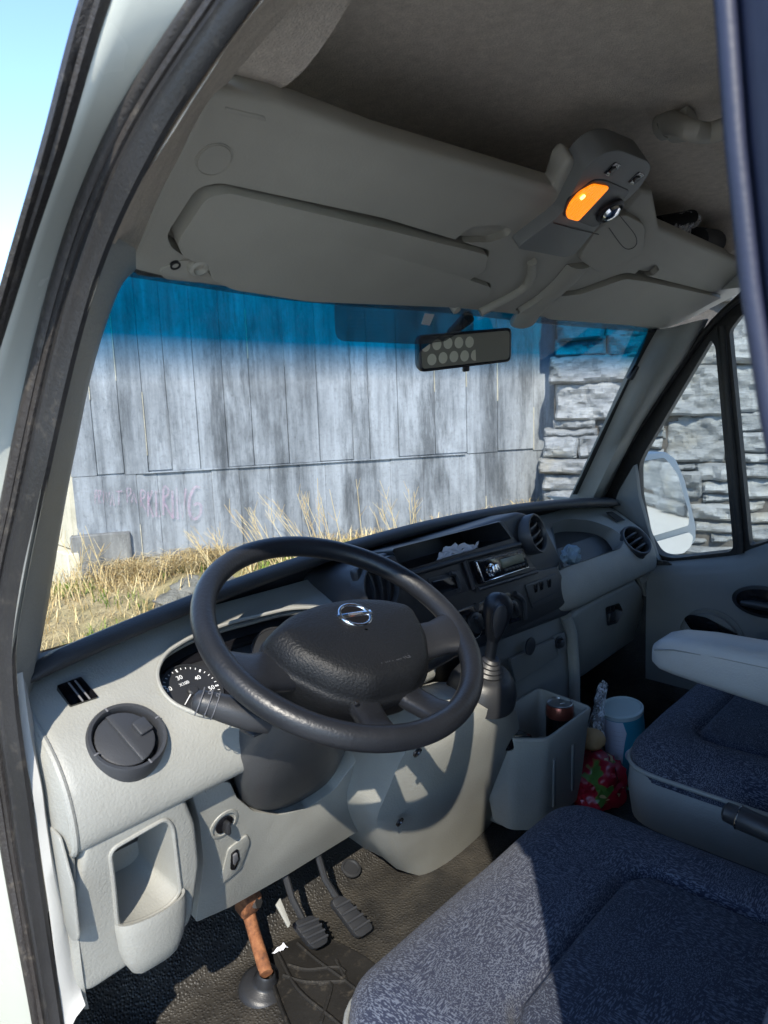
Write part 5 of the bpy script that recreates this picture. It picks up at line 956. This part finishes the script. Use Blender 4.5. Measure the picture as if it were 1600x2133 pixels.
# ---- lower centre console behind
CC = rnd([(0.4854,0.15,-0.1765),(0.8367,0.15,-0.1888),(0.878,0.15,-0.2178),(0.9041,0.15,-0.3808),(0.9103,0.15,-0.7365),(0.5703,0.15,-0.5928),(0.5918,0.15,-0.3628)], .01); cc_ = plate('centre_console', CC, .1, 'dashdark', van, to=(0, -1, 0), bev=.006)
tube('console_edge', [V(p) for p in [(0.8356,0.142,-0.1962),(0.8634,0.142,-0.2474),(0.8789,0.142,-0.3465),(0.8805,0.142,-0.4437)]], .014, 'dash', cc_, 12)
plate('ashtray_door', rnd([(0.5957,0.142,-0.2275),(0.7749,0.142,-0.2343),(0.7924,0.142,-0.2801),(0.6168,0.142,-0.2844)], .005), .008, 'dashdark', cc_, to=(0, -1, 0), lift=.006, bev=.003)
plate('ashtray_grip', [p for p in circ((0.6683,0.134,-0.2199), (0, -1, 0), .019, 24)], .004, 'stack', cc_, to=(0, -1, 0), lift=.003, bev=.001)
plate('lighter_plate', rnd([(0.7749,0.142,-0.2299),(0.8226,0.142,-0.2316),(0.8365,0.142,-0.2747),(0.7967,0.142,-0.2768)], .006), .006, 'dashdark', cc_, to=(0, -1, 0), lift=.005, bev=.002)
lathe('lighter_socket', [(.014, 0), (.014, .004), (.011, .005), (.010, .0), (0, .0)], (0.7922,0.136,-0.2469), (-.2, -1, .1), 'black', cc_, 22); lathe('lighter_knob', [(.0085, 0), (.0085, .010), (.006, .012), (0, .012)], (0.7908,0.134,-0.2484), (-.2, -1, .1), 'black', cc_, 18)
# ---- storage bin
b0, b1 = V((0.5105,0.02,-0.3437)), V((0.7189,0.02,-0.3438)); zt = -.340
def ring(ins, z, dy=0): 
    x0, x1, y0, y1 = b0.x-.028+ins, b1.x-ins, .014+ins+dy, .145-ins
    return rnd([V((x0, y0+.045, z+.006)), V((x0+.05, y0, z)), V((x1, y0, z)), V((x1, y1, z+.010)), V((x0, y1, z+.012))], .014, 4)
rows = [ring(.02, -.545), ring(.012, -.48), ring(.004, zt-.03), ring(0, zt-.004), ring(.002, zt), ring(.006, zt), ring(.008, zt-.004), ring(.014, zt-.07), ring(.02, zt-.10)]
bn_ = loft('storage_bin', rows, 'dash', van, closed_u=True, caps=True, smooth=45); bn_['label'] = 'light grey storage bin at the foot of the centre console'
for x in (.56, .635): boxm('bin_groove', (x, .0145, -.44), (.010, .004, .10), 'dashdark', bn_, None, .0015)
# ---- pedals and steering shaft
def pedal(px, lab, arm):
    pe = V((0, -.7, .7)).normalized(); lp = rnd(px, .012); o = plate('pedal', lp, .012, 'black', van, to=pe, bev=.003); o['label'] = lab
    a, b, c, d = [V(q) for q in px[:4]]
    for k in (.2, .4, .6, .8): tube('pedal_rib', [lerp(a, d, k)+pe*.002, lerp(b, c, k)+pe*.002], .0022, 'stack', o, 6)
    m0 = (a+b)/2; tube('pedal_arm', [(m0+(c+d)/2)/2-pe*.012, m0-pe*.012+V((0, .02, .03)), m0+V(arm)*.5, m0+V(arm)], .006, 'black', o, 8)
pedal([(0.0551,0.2088,-0.5312),(0.0975,0.2016,-0.5384),(0.099,0.1677,-0.5723),(0.0663,0.1701,-0.5699)], 'left black pedal with ribbed rubber pad', (0, .14, .25)); pedal([(0.1347,0.2036,-0.5364),(0.1617,0.2009,-0.5391),(0.186,0.1483,-0.5917),(0.1476,0.1498,-0.5902)], 'right black pedal with ribbed rubber pad', (0, .14, .25))
bo = V((-0.0025,0.2148,-0.612))
ss = tube('steering_shaft', [V((0.02,0.2858,-0.514)), V((0.02,0.2672,-0.5623)), bo+V((0, -.006, .024))], [.011, .0105, .011], 'rust', van, 14); ss['label'] = 'rusty steering shaft going down to the floor'
jp = V((0.02,0.2786,-0.5086)); boxm('universal_joint', jp, (.034, .03, .042), 'rust', ss, Matrix.Rotation(.35, 3, 'X'), .006); boxm('universal_joint', V((0.02,0.292,-0.4859)), (.026, .034, .05), 'rust', ss, Matrix.Rotation(.35, 3, 'X'), .006)
lathe('pinch_bolt', [(.0, .022), (.010, .022), (.010, .014), (.005, .013), (.005, 0)], jp, (.3, -.85, .2), 'metal', ss, 6, smooth=0)
lathe('shaft_boot', [(.042, -.012), (.040, .000), (.032, .005), (.022, .008), (.018, .012), (.019, .016), (.015, .020), (.0155, .024), (.012, .028)], bo, (0, -.25, 1), 'black', ss, 28, smooth=60)
br = plate('pedal_bracket', [(0.0169,0.198,-0.4713),(0.0285,0.2012,-0.468),(0.0244,0.1728,-0.4965),(0.0179,0.171,-0.4983)], .004, 'dash', van, to=(0, -1, .5), bev=.001)
lathe('floor_plug', [(.020, 0), (.020, .003), (.016, .004), (.014, .001), (0, .001)], V((0.2754,0.2996,-0.605))+V((0, 0, .006)), (0, -.4, .9), 'black', van, 24)
# ---- driver seat
def cushion(name, x0, x1, y0, y1, zt, ins, mat, mat2, par, n=140, cr=.07, dome=.012, drop=.085, dip=.010):
    rows = []
    for j in range(n+1):
        row = []
        for i in range(n+1):
            u, v = 2*i/n-1, 2*j/n-1
            # squircle mapping to rounded rectangle
            x, y = u, v
            hx, hy = (x1-x0)/2, (y1-y0)/2; px_, py_ = x*hx, y*hy
            qx, qy = max(0, abs(px_)-(hx-cr)), max(0, abs(py_)-(hy-cr)); d = math.hypot(qx, qy)
            if d > cr: px_ = math.copysign(hx-cr+qx*cr/d, px_) if qx > 0 else px_; py_ = math.copysign(hy-cr+qy*cr/d, py_) if qy > 0 else py_
            e = min(1, max(0, (cr-min(d, cr))/cr)); e2 = math.sqrt(max(0, 1-(1-e)**2)) if cr else 1
            X, Y = (x0+x1)/2+px_, (y0+y1)/2+py_; z = zt-drop*.55*(1-e2)
            z += dome*(1-u*u)*(1-v*v)
            ix0, ix1, iy0, iy1 = ins; r_ = .045
            gx_, gy_ = max(ix0+r_-X, 0, X-ix1+r_), max(iy0+r_-Y, 0, Y-iy1+r_); sd = math.hypot(gx_, gy_)-r_ if (gx_ > 0 or gy_ > 0) else max(ix0-X, X-ix1, iy0-Y, Y-iy1)
            z -= dip*1.5*math.exp(-(sd/.0065)**2)+dip*.5*math.exp(-(sd/.03)**2)+.008/(1+math.exp(sd/.012)); z += .002*noise.noise(V((X*9, Y*9, 1)))
            row.append((X, Y, z))
        rows.append(row)
    vs, fs = grid_mesh(rows); me_f = []
    bm = bmesh.new(); bv = [bm.verts.new(v) for v in vs]
    for f in fs:
        try: bm.faces.new([bv[k] for k in f])
        except ValueError: pass
    bmesh.ops.remove_doubles(bm, verts=bm.verts, dist=1e-5)
    be = [e for e in bm.edges if len(e.link_faces) == 1]
    r_ = bmesh.ops.extrude_edge_only(bm, edges=be); nv = [g for g in r_['geom'] if isinstance(g, bmesh.types.BMVert)]
    for v in nv: v.co.z -= .02
    ins_m = ins
    o = finish(bm, name, mat, par, smooth=70); o.data.materials.append(M_[mat2])
    for p in o.data.polygons:
        c = p.center
        if ins[0]+.004 < c.x < ins[1]-.004 and ins[2]+.004 < c.y < ins[3]-.004: p.material_index = 1
    return o
def skirt(name, x0, x1, y0, y1, z0, z1, cr, mat, par, flare=.0):
    rows = []
    for z, g in ((z0, -.004), (z0-.01, .004), (lerp((z0, 0, 0), (z1, 0, 0), .5).x, .006), (z1, -flare)):
        rows.append(rnd([V((x0-g, y0-g, z)), V((x1+g, y0-g, z)), V((x1+g, y1+g, z)), V((x0-g, y1+g, z))], cr, 8))
    return loft(name, rows, mat, par, closed_u=True, caps=True, smooth=60)
ds = cushion('driver_seat', -.135, .412, -.66, -.085, -.335, (-.045, .285, -.70, -.262), 'seat', 'seat2', van); ds['label'] = 'blue flecked fabric driver seat with grey side skirts'
tube('cushion_piping', rnd([V((x, y, -.388)) for x, y in ((-.135, -.66), (.412, -.66), (.412, -.085), (-.135, -.085))], .07, 8), .0035, 'vinyl', ds, 8, closed=True)
skirt('seat_skirt', -.132, .409, -.657, -.088, -.385, -.50, .07, 'vinyl', ds)
boxm('seat_base', (.14, -.40, -.56), (.40, .42, .14), 'black', ds, None, .02)
# backrest
rows = []
for k in range(15):
    z = -.30+k*.065; y = -.50-.16*(k/14)-.10*max(0, (k-3)/11)**2*0; w = .265-.02*max(0, (k-9)/5)**2; c = .135
    yy = y-.0
    rows.append([V((c-w+.02, yy-.11, z)), V((c-w-.002, yy-.08, z)), V((c-w-.002, yy-.03, z)), V((c-w+.012, yy+.004, z)), V((c-w+.05, yy+.012, z)), V((c-w+.12, yy-.022, z)), V((c, yy-.03, z)), V((c+w-.12, yy-.022, z)), V((c+w-.05, yy+.012, z)), V((c+w-.012, yy+.004, z)), V((c+w+.002, yy-.03, z)), V((c+w+.002, yy-.08, z)), V((c+w-.02, yy-.11, z))])
bk = loft('backrest', rows, 'seat', ds, closed_u=True, caps=True, smooth=70); bk.data.materials.append(M_['vinyl'])
for p in bk.data.polygons:
    c = p.center; k = (c.z+.30)/.065; ye = -.50-.16*(k/14)
    if c.y < ye-.006: p.material_index = 1
# hand brake
hb0, hb1 = V((0.445,-0.3315,-0.3077)), V((0.445,-0.413,-0.3176)); dd = (hb1-hb0).normalized()
hb = tube('hand_brake', [hb0-dd*.004, hb0, hb0+dd*.016, hb0+dd*.02, hb0+dd*.05, hb1, hb1+dd*.1], [.008, .0145, .0155, .0175, .0165, .016, .015], 'black', van, 16, smooth=50); hb['label'] = 'black hand brake grip between the seats'
tube('release_ring', circ(hb0+dd*.018, dd, .0172, 22), .0012, 'chrome', hb, 6, closed=True)
# ---- passenger bench and armrest
ps = cushion('passenger_seat', .525, 1.27, -.70, -.125, -.285, (.62, 1.17, -.75, -.22), 'seat', 'seat2', van, 80, .08); ps['label'] = 'blue flecked fabric passenger bench with grey skirt'
tube('cushion_piping', rnd([V((x, y, -.338)) for x, y in ((.525, -.70), (1.27, -.70), (1.27, -.125), (.525, -.125))], .08, 8), .004, 'vinyl', ps, 8, closed=True)
skirt('seat_skirt', .530, 1.265, -.695, -.130, -.335, -.44, .08, 'vinyl', ps); boxm('seat_base', (.9, -.45, -.53), (.62, .42, .18), 'black', ps, None, .02)
rows = []
for k in range(11):
    z = -.26+k*.08; y = -.62-.012*k; rows.append([V((.53, y-.1, z)), V((.53, y-.02, z)), V((.56, y, z)), V((.9, y-.01, z)), V((1.24, y, z)), V((1.27, y-.02, z)), V((1.27, y-.1, z))])
loft('backrest', rows, 'seat', ps, closed_u=True, caps=True, smooth=70)
rows = []
for y, t, b_, w in ((-.118, -.176, -.186, .012), (-.124, -.162, -.200, .030), (-.140, -.148, -.208, .042), (-.165, -.139, -.212, .046), (-.22, -.133, -.218, .048), (-.35, -.130, -.232, .048), (-.62, -.128, -.255, .048)):
    c = .705; m_ = (t+b_)/2; h = (t-b_)/2
    rows.append([V((c+w*math.copysign(abs(math.cos(a))**.45, math.cos(a)), y, m_+h*math.copysign(abs(math.sin(a))**.55, math.sin(a)))) for a in [2*math.pi*k/24 for k in range(24)]])
M_['arm'] = plastic('pale_grey_vinyl', (.36, .365, .36), .42, 260, .6, .06, .45, .001)
ar = loft('armrest', rows, 'arm', ps, closed_u=True, caps=True, smooth=70)
tube('armrest_seam', [V((.705-.046, y, z)) for y, z in ((-.135, -.166), (-.17, -.158), (-.25, -.155), (-.4, -.155), (-.6, -.155))], .0014, 'vinyl', ps, 6)
# ---- parcel shelf interior and door pocket rim are left to the dark; rubber mat on the floor
mt = [(0.038,0.2667,-0.61),(0.0547,0.2618,-0.61),(0.11,0.2408,-0.61),(0.1318,0.203,-0.61),(0.142,0.1208,-0.61),(0.1145,-0.0342,-0.61),(0.0613,-0.1579,-0.61),(-0.0883,0.0144,-0.61),(-0.0401,0.1121,-0.61)]
fm_ = plate('floor_mat', rnd(mt, .02), .006, plastic('mat_rubber', (.016, .015, .014), .7, 200, .5, .3, .3, .001, .25), None, to=(0, 0, 1), lift=.004, bev=.002); tag(fm_, 'dusty black rubber floor mat with raised curved ribs under the pedals', 'floor mat')
for st in ([(0.0321,0.2532,-0.603),(0.0059,0.2074,-0.603),(-0.0225,0.1439,-0.603),(-0.0507,0.0671,-0.603)], [(0.047,0.2438,-0.603),(0.0208,0.1613,-0.603),(0.0192,0.0823,-0.603),(0.0178,0.0107,-0.603)], [(0.083,0.2342,-0.603),(0.0796,0.1816,-0.603),(0.0799,0.0922,-0.603),(0.0698,-0.0259,-0.603)], [(0.042,0.2103,-0.603),(0.056,0.1786,-0.603),(0.0899,0.1464,-0.603),(0.0933,0.1274,-0.603)], [(0.0488,0.1428,-0.603),(0.0604,0.1263,-0.603),(0.0033,0.0882,-0.603)], [(0.0229,0.1993,-0.603),(0.0393,0.1596,-0.603),(0.0805,0.1143,-0.603)], [(0.1003,0.1574,-0.603),(0.0832,0.1171,-0.603)]):
    tube('mat_rib', crv([V(p) for p in st], 5), .0032, fm_.data.materials[0], fm_, 6)
# ================================================================== LOOSE THINGS
# ---- drink can in the bin
cb_ = V((0.6894,0.075,-0.3359)); cb_.z -= .135; can = empty('drink_can', cb_); tag(can, 'slim black and copper coffee drink can standing in the console bin', 'can')
M_['canblack'] = plain('can_black', (.012, .014, .014), .25, .3); M_['copper'] = plain('can_copper', (.32, .09, .06), .3, .7)
rc_ = .0285
lathe('can_body', [(.02, 0), (.026, .003), (rc_, .010), (rc_, .105)], cb_, (0, 0, 1), 'canblack', can, 36, smooth=50); lathe('can_band', [(rc_, .105), (rc_+.0001, .123), (.026, .131), (.0255, .1325)], cb_, (0, 0, 1), 'copper', can, 36, smooth=50)
lathe('can_lid', [(.0262, .131), (.0268, .134), (.0255, .1345), (.0245, .131), (0, .131)], cb_, (0, 0, 1), 'metal', can, 36, smooth=40)
boxm('can_tab', cb_+V((.004, -.002, .133)), (.016, .010, .0016), 'metal', can, Matrix.Rotation(.7, 3, 'Z'), .0005)
def wraptext(par, s, c, r, a0, z, h, mat, ax=V((0, 0, 1)), name='label_text', xdir=None):
    o = text(name, s, (0, 0, 0), (1, 0, 0), (0, 1, 0), h, mat, par, .0001)
    x0, y0, z0 = (V((1, 0, 0)), V((0, 1, 0)), V((0, 0, 1))) if xdir is None else xdir
    for v in o.data.vertices:
        a = a0+v.co.x/r; q = v.co.copy(); v.co = V(c)+x0*(math.cos(a)*(r+.0004))+y0*(math.sin(a)*(r+.0004))+z0*(z+q.y)
    return o
fa_ = math.atan2(-.63-cb_.y, -.59-cb_.x)
wraptext(can, 'TRIPLE', cb_, rc_, fa_+.55, .085, .0085, 'whiteprint'); wraptext(can, 'STAR', cb_, rc_, fa_+.65, .097, .004, 'whiteprint'); wraptext(can, 'ESPRESSO', cb_, rc_, fa_+.55, .074, .004, 'whiteprint')
for k in range(7): wraptext(can, '-----', cb_, rc_, fa_-.8, .09-.009*k, .003, 'greyprint')
# ---- dark phone-like case in the bin
cs = boxm('sunglasses_case', (b0.x+.005, .085, -.355), (.09, .05, .03), 'gloss', None, Matrix.Rotation(.3, 3, 'Y'), .010, seg=3); tag(cs, 'glossy black case lying in the console bin left of the can', 'case')
# ---- milk powder tin on the floor
tb = V((.955, .035, -.612)); tax = V((-.16, .05, 1)).normalized(); txx, tyy, tzz = basis(tax, (-.59-tb.x, -.63-tb.y, 0)); tin = empty('powder_tin', tb); tag(tin, 'white and teal cardboard powder tin with a plastic lid on the passenger floor', 'tin')
M_['tinwhite'] = plain('tin_white_print', (.62, .64, .72), .5); M_['teal'] = plain('tin_teal_print', (.03, .25, .36), .45); M_['lid'] = plain('translucent_lid', (.45, .55, .55), .35)
tr_, th_ = .0475, .185
def arc(name, a0, a1, z0, z1, r, mat, n=24, fn=None):
    rows = [[tb+tzz*z+(txx*math.cos(a0+(a1-a0)*i/n)+tyy*math.sin(a0+(a1-a0)*i/n))*r for i in range(n+1)] for z in [z0+(z1-z0)*k/6 for k in range(7)]]
    if fn: rows = [[tb+tzz*(z0+(z1-z0)*k/6)+(txx*math.cos(a)+tyy*math.sin(a))*r for a in [fn(k/6)[0]+(fn(k/6)[1]-fn(k/6)[0])*i/n for i in range(n+1)]] for k in range(7)]
    return loft(name, rows, mat, tin, smooth=60)
lathe('tin_body', [(0, 0), (tr_, .001), (tr_, th_), (0, th_)], tb, tax, 'teal', tin, 40, smooth=40)
arc('white_label', 0, 0, .012, th_-.006, tr_+.0004, 'tinwhite', fn=lambda k: (-2.0, -.25+.6*k*k-.3*(k > .95)))
lathe('tin_lid', [(tr_+.001, th_-.004), (tr_+.002, th_+.006), (tr_-.002, th_+.009), (tr_-.006, th_+.005), (0, th_+.005)], tb, tax, 'lid', tin, 40, smooth=40)
for k in range(5): wraptext(tin, '- --- ---- --', tb, tr_+.0006, -.25, .155-.012*k, .004, 'greyprint', xdir=(txx, tyy, tzz))
lathe('round_badge', [(0, 0), (.017, 0), (.017, .001), (0, .001)], tb+tzz*.095+(txx*math.cos(.32)+tyy*math.sin(.32))*(tr_+.001), txx*math.cos(.32)+tyy*math.sin(.32), 'tinwhite', tin, 24)
text('badge_text', 'SCIENCE', tb+tzz*.099+(txx*math.cos(.32)+tyy*math.sin(.32))*(tr_+.0026), tyy, tzz, .0055, 'greyprint', tin); text('badge_text', 'FUTURES', tb+tzz*.090+(txx*math.cos(.32)+tyy*math.sin(.32))*(tr_+.0026), tyy, tzz, .0055, 'greyprint', tin)
# ---- bags
def crumple(name, c, s, seed, mat, lab, cat, sub=4, amp=.35):
    bm = bmesh.new(); bmesh.ops.create_icosphere(bm, subdivisions=sub, radius=1)
    for v in bm.verts:
        p = v.co.copy(); k = 1+amp*noise.noise(p*1.6+V((seed, 0, 0)))+amp*.55*abs(noise.noise(p*4+V((0, seed, 0))))-amp*.3*abs(noise.noise(p*9+V((0, 0, seed)))); v.co = V(c)+V((p.x*s[0], p.y*s[1], p.z*s[2]))*k
    o = finish(bm, name, mat, None, smooth=35); tag(o, lab, cat); return o
m, t, b = _nodes('red_print_bag'); vz = _n(t, 'ShaderNodeTexVoronoi'); vz.inputs['Scale'].default_value = 26; t.links.new(_mapc(t), vz.inputs[0])
c_ = _mix(t, _ramp(t, _noise(t, _mapc(t), 14, 2), [(.60, 0.), (.63, 1.)]), (.33, .012, .03), (.10, .22, .05)); c_ = _mix(t, _ramp(t, _noise(t, _mapc(t, (1, 1, 3)), 22, 2), [(.63, 0.), (.66, 1.)]), c_, (.55, .42, .22)); t.links.new(c_, b.inputs['Base Color']); b.inputs['Roughness'].default_value = .25; M_['redbag'] = m
bgc = V((0.7763,0.035,-0.5417)); bg_ = crumple('snack_bag', bgc, (.09, .06, .05), 3, 'redbag', 'shiny red printed snack bag squeezed between the bin and the powder tin', 'bag')
m, t, b = _nodes('clear_film'); b.inputs['Base Color'].default_value = (.8, .82, .85, 1); b.inputs['Roughness'].default_value = .12; t.links.new(_ramp(t, _noise(t, _mapc(t), 60, 3, .7), [(.45, .12), (.68, .75)]), b.inputs['Alpha']); M_['film'] = m
rows = []; q0, q1 = V((0.8154,0.06,-0.4655)), V((0.8593,0.06,-0.3488))
for k in range(12):
    t_ = k/11; c = q0.lerp(q1, t_); w = .026-.018*t_+.012*max(0, t_-.6); rows.append([c+V((w*math.cos(a)*(1+.6*noise.noise(V((a*2, t_*5, 1)))), w*.7*math.sin(a)*(1+.6*noise.noise(V((a*2, t_*6, 4)))), .006*math.sin(a*3))) for a in [2*math.pi*i/20 for i in range(20)]])
loft('clear_bag_top', rows, 'film', bg_, closed_u=True, smooth=20)
br_ = crumple('bread_roll', V((0.7881,0.05,-0.4515)), (.032, .028, .022), 8, plastic('crust', (.42, .27, .13), .7, 200, .4, .2, .3, .001), 'pale bread roll showing inside the clear bag top behind the bin', 'bread', 3, .15)
wr = plate('snack_wrapper', rnd([(0.8966,0.0081,-0.6),(0.9209,-0.002,-0.6),(0.8899,-0.053,-0.6),(0.8659,-0.0422,-0.6)], .006), .004, plain('purple_foil', (.22, .08, .35), .3), None, to=(0, 0, 1), bev=.001); tag(wr, 'purple foil wrapper lying flat on the floor beside the powder tin', 'wrapper')
plate('green_print', rnd([(0.8963,-0.0193,-0.5992),(0.9089,-0.0252,-0.5992),(0.8934,-0.0472,-0.5992),(0.8791,-0.0421,-0.5992)], .004), .0008, plain('lime_print', (.35, .5, .06), .4), wr, to=(0, 0, 1), bev=0, lift=.0006); plate('white_print', [(0.9008,0.0008,-0.5992),(0.9122,-0.0034,-0.5992),(0.9052,-0.011,-0.5992),(0.8938,-0.0068,-0.5992)], .0008, 'whiteprint', wr, to=(0, 0, 1), bev=0, lift=.0006)
# ---- paper, cloth, scraps
def sheet(name, corners, seed, mat, lab, cat, amp=.012, n=14):
    a, b, c, d = [V(p) for p in corners]; rows = []
    for j in range(n+1):
        rows.append([lerp(lerp(a, b, i/n), lerp(d, c, i/n), j/n)+V((0, 0, 1))*(amp*noise.noise(V((i*.31, j*.31, seed)))+amp*.7*abs(noise.noise(V((i*.8+seed, j*.25, 2)))))+V((.4, 1, 0))*amp*.4*noise.noise(V((i*.4, j*.5, seed+5))) for i in range(n+1)])
    o = loft(name, rows, mat, None, thick=.0006, smooth=25); tag(o, lab, cat); return o
M_['paper'] = plain('white_paper', (.72, .73, .8), .8)
pr_ = sheet('paper_note', [(0.415,0.1686,0.0122),(0.5382,0.1673,0.006),(0.5548,0.1695,0.0164),(0.4526,0.1725,0.0303)], 2, 'paper', 'crumpled white paper lying in the centre tray of the dashboard', 'paper')
for v in pr_.data.vertices: v.co += cn*-.012
m_cl = plastic('blue_grey_cloth', (.22, .30, .36), .95, 500, .8, .1, .1, .003)
crumple('cloth', V((0.8887,0.1618,-0.0713))+un*.006, (.026, .022, .02), 12, m_cl, 'balled-up blue grey cloth in the passenger tray', 'cloth', 4, .5)
sheet('paper_scrap', [(0.0379,0.2475,-0.6),(0.0655,0.251,-0.6),(0.0639,0.2364,-0.6),(0.05,0.2397,-0.6)], 6, 'paper', 'torn white scrap of paper on the floor by the steering shaft', 'paper', .004, 6)
# ---- things on the overhead shelf
bx_ = tube('umbrella', [V((0.8281,-0.05,0.6226)), V((0.9037,-0.05,0.6373)), V((1.0063,-0.05,0.6621))], [.014, .016, .015], plastic('black_cloth', (.01, .01, .011), .9, 300, .5, .2, .1), None, 14); tag(bx_, 'rolled black umbrella end on the overhead shelf', 'umbrella')
pb = sheet('plastic_bag', [(0.8599,-0.06,0.613),(0.9557,-0.06,0.6152),(1.0397,-0.06,0.6595),(0.9266,-0.06,0.6499)], 9, 'film', 'crumpled clear plastic bag on the overhead shelf', 'bag', .02)
bk2 = tube('black_tube', [V((1.0102,-0.06,0.6148)), V((1.1585,-0.06,0.6281)), V((1.3644,-0.06,0.6612))], .026, 'black', None, 16); tag(bk2, 'dark rolled thing lying on the passenger end of the overhead shelf', 'roll')
